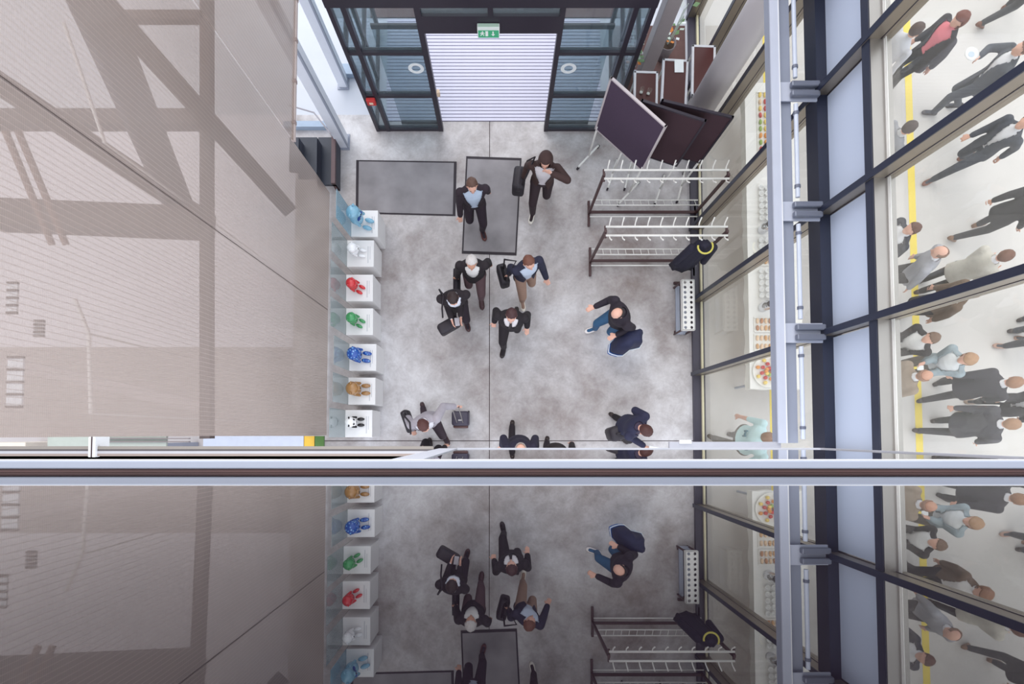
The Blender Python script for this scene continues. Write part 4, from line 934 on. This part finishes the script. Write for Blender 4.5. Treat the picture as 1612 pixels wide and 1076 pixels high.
c = W((.02, .40, 1.16)); o = tag(obj('card', box(B(), (-.05, -.035, 0), (.05, .035, .003)), STICK), 'white card in the hand of the blond woman', 'card'); o.location = c
guest('balding man in beige-brown jacket in front of the blond woman', head=(1462, 590), heading=10, jacket=(150, 134, 120), open_='wide', style='fringe', hair=(150, 112, 92), skin=1)
guest('man in charcoal suit walking towards the right edge', head=(1604, 600), heading=20, jacket=CH, trousers=(58, 54, 60), shoes=(60, 52, 52), hair=(150, 110, 84), step=.4)
t, W, T, rz = guest('person in dark clothes with a cup, near the right edge', head=(1668, 633), heading=185, jacket=(52, 48, 54), trousers=(50, 46, 52), shoes=(150, 128, 112), rh=(.1, .32, 1.1), step=.2)
c = W((.1, .42, 1.1)); cup(c.x, c.y, 'white cup held by the person near the right edge', 'held cup', c.z)
guest('man in dark grey suit seen from behind, nearest the rail', head=(1600, 667), heading=0, jacket=(70, 68, 76), trousers=(56, 54, 60), shoes=(58, 44, 42), hair=(158, 122, 96), step=.35, build=1.08)
guest('person at the right edge showing only lower legs and pale shoes', feet=(1592, 540), heading=170, step=.3, jacket=G, trousers=(74, 74, 80), shoes=(176, 140, 124))
guest('person at the right edge above the pale shoes, one dark shoe visible', feet=(1600, 512), heading=10, step=.2, jacket=G, trousers=(70, 72, 80), shoes=(66, 56, 54))

# ------------------------------------------------------------------ the strip left of the rail, past the end of the translucent wall
a = P(320, 686, .9); b = P(503, 704, .9)
ds = thing('display_shelf', 'low white shelf with yellow and green panels at the end of the wall', 'shelf', (0, 0, 0))
obj('shelf_top', box(B(), (a.x, b.y-.25, .86), (P(478, 690, .9).x, a.y, .9)), mat('shelf_white', (180, 186, 202), .5), ds)
obj('yellow_panel', box(B(), (P(479, 690, .9).x, b.y-.25, .86), (P(495, 690, .9).x, a.y, .905)), mat('panel_yellow', (206, 164, 50), .5), ds)
obj('green_panel', box(B(), (P(496, 690, .9).x, b.y-.25, .86), (P(510, 690, .9).x, a.y, .905)), mat('panel_green', (66, 104, 40), .5), ds)
for x in (a.x+.05, P(478, 690, .9).x-.05): obj('side', box(B(), (x-.02, b.y-.24, 0), (x+.02, a.y-.01, .86)), mat('shelf_side', (190, 190, 196), .5), ds)
cb = thing('bench_frame', 'grey metal bench frame left of the white shelf', 'bench'); z = 1.0
obj('bench_top', box(B(), (P(75, 690, z).x, P(100, 708, z).y, z-.04), (P(262, 690, z).x, P(100, 686, z).y, z)), mat('bench_grey_green', (166, 172, 164), .5), cb)
for v in (689, 694): obj('bar', box(B(), (P(165, v, z).x, P(165, v+1.6, z).y, z+.0), (P(300, v, z).x, P(165, v, z).y, z+.05)), mat('bar_grey', (120, 110, 110), .5), cb)
for u in (80, 255): obj('leg', box(B(), (P(u, 695, z).x-.03, P(u, 704, z).y, 0), (P(u, 695, z).x+.03, P(u, 697, z).y, z-.04)), STEELD, cb)
a = P(0, 700, 2); tag(obj('side_cabinet', box(B(), (P(-40, 700, 1.2).x, P(0, 730, 1.2).y, 0), (P(40, 700, 1.2).x, P(0, 696, 1.2).y, 1.2), .01), mat('cabinet_beige', (206, 196, 184), .6)), 'pale beige cabinet at the far left edge above the rail', 'cabinet')
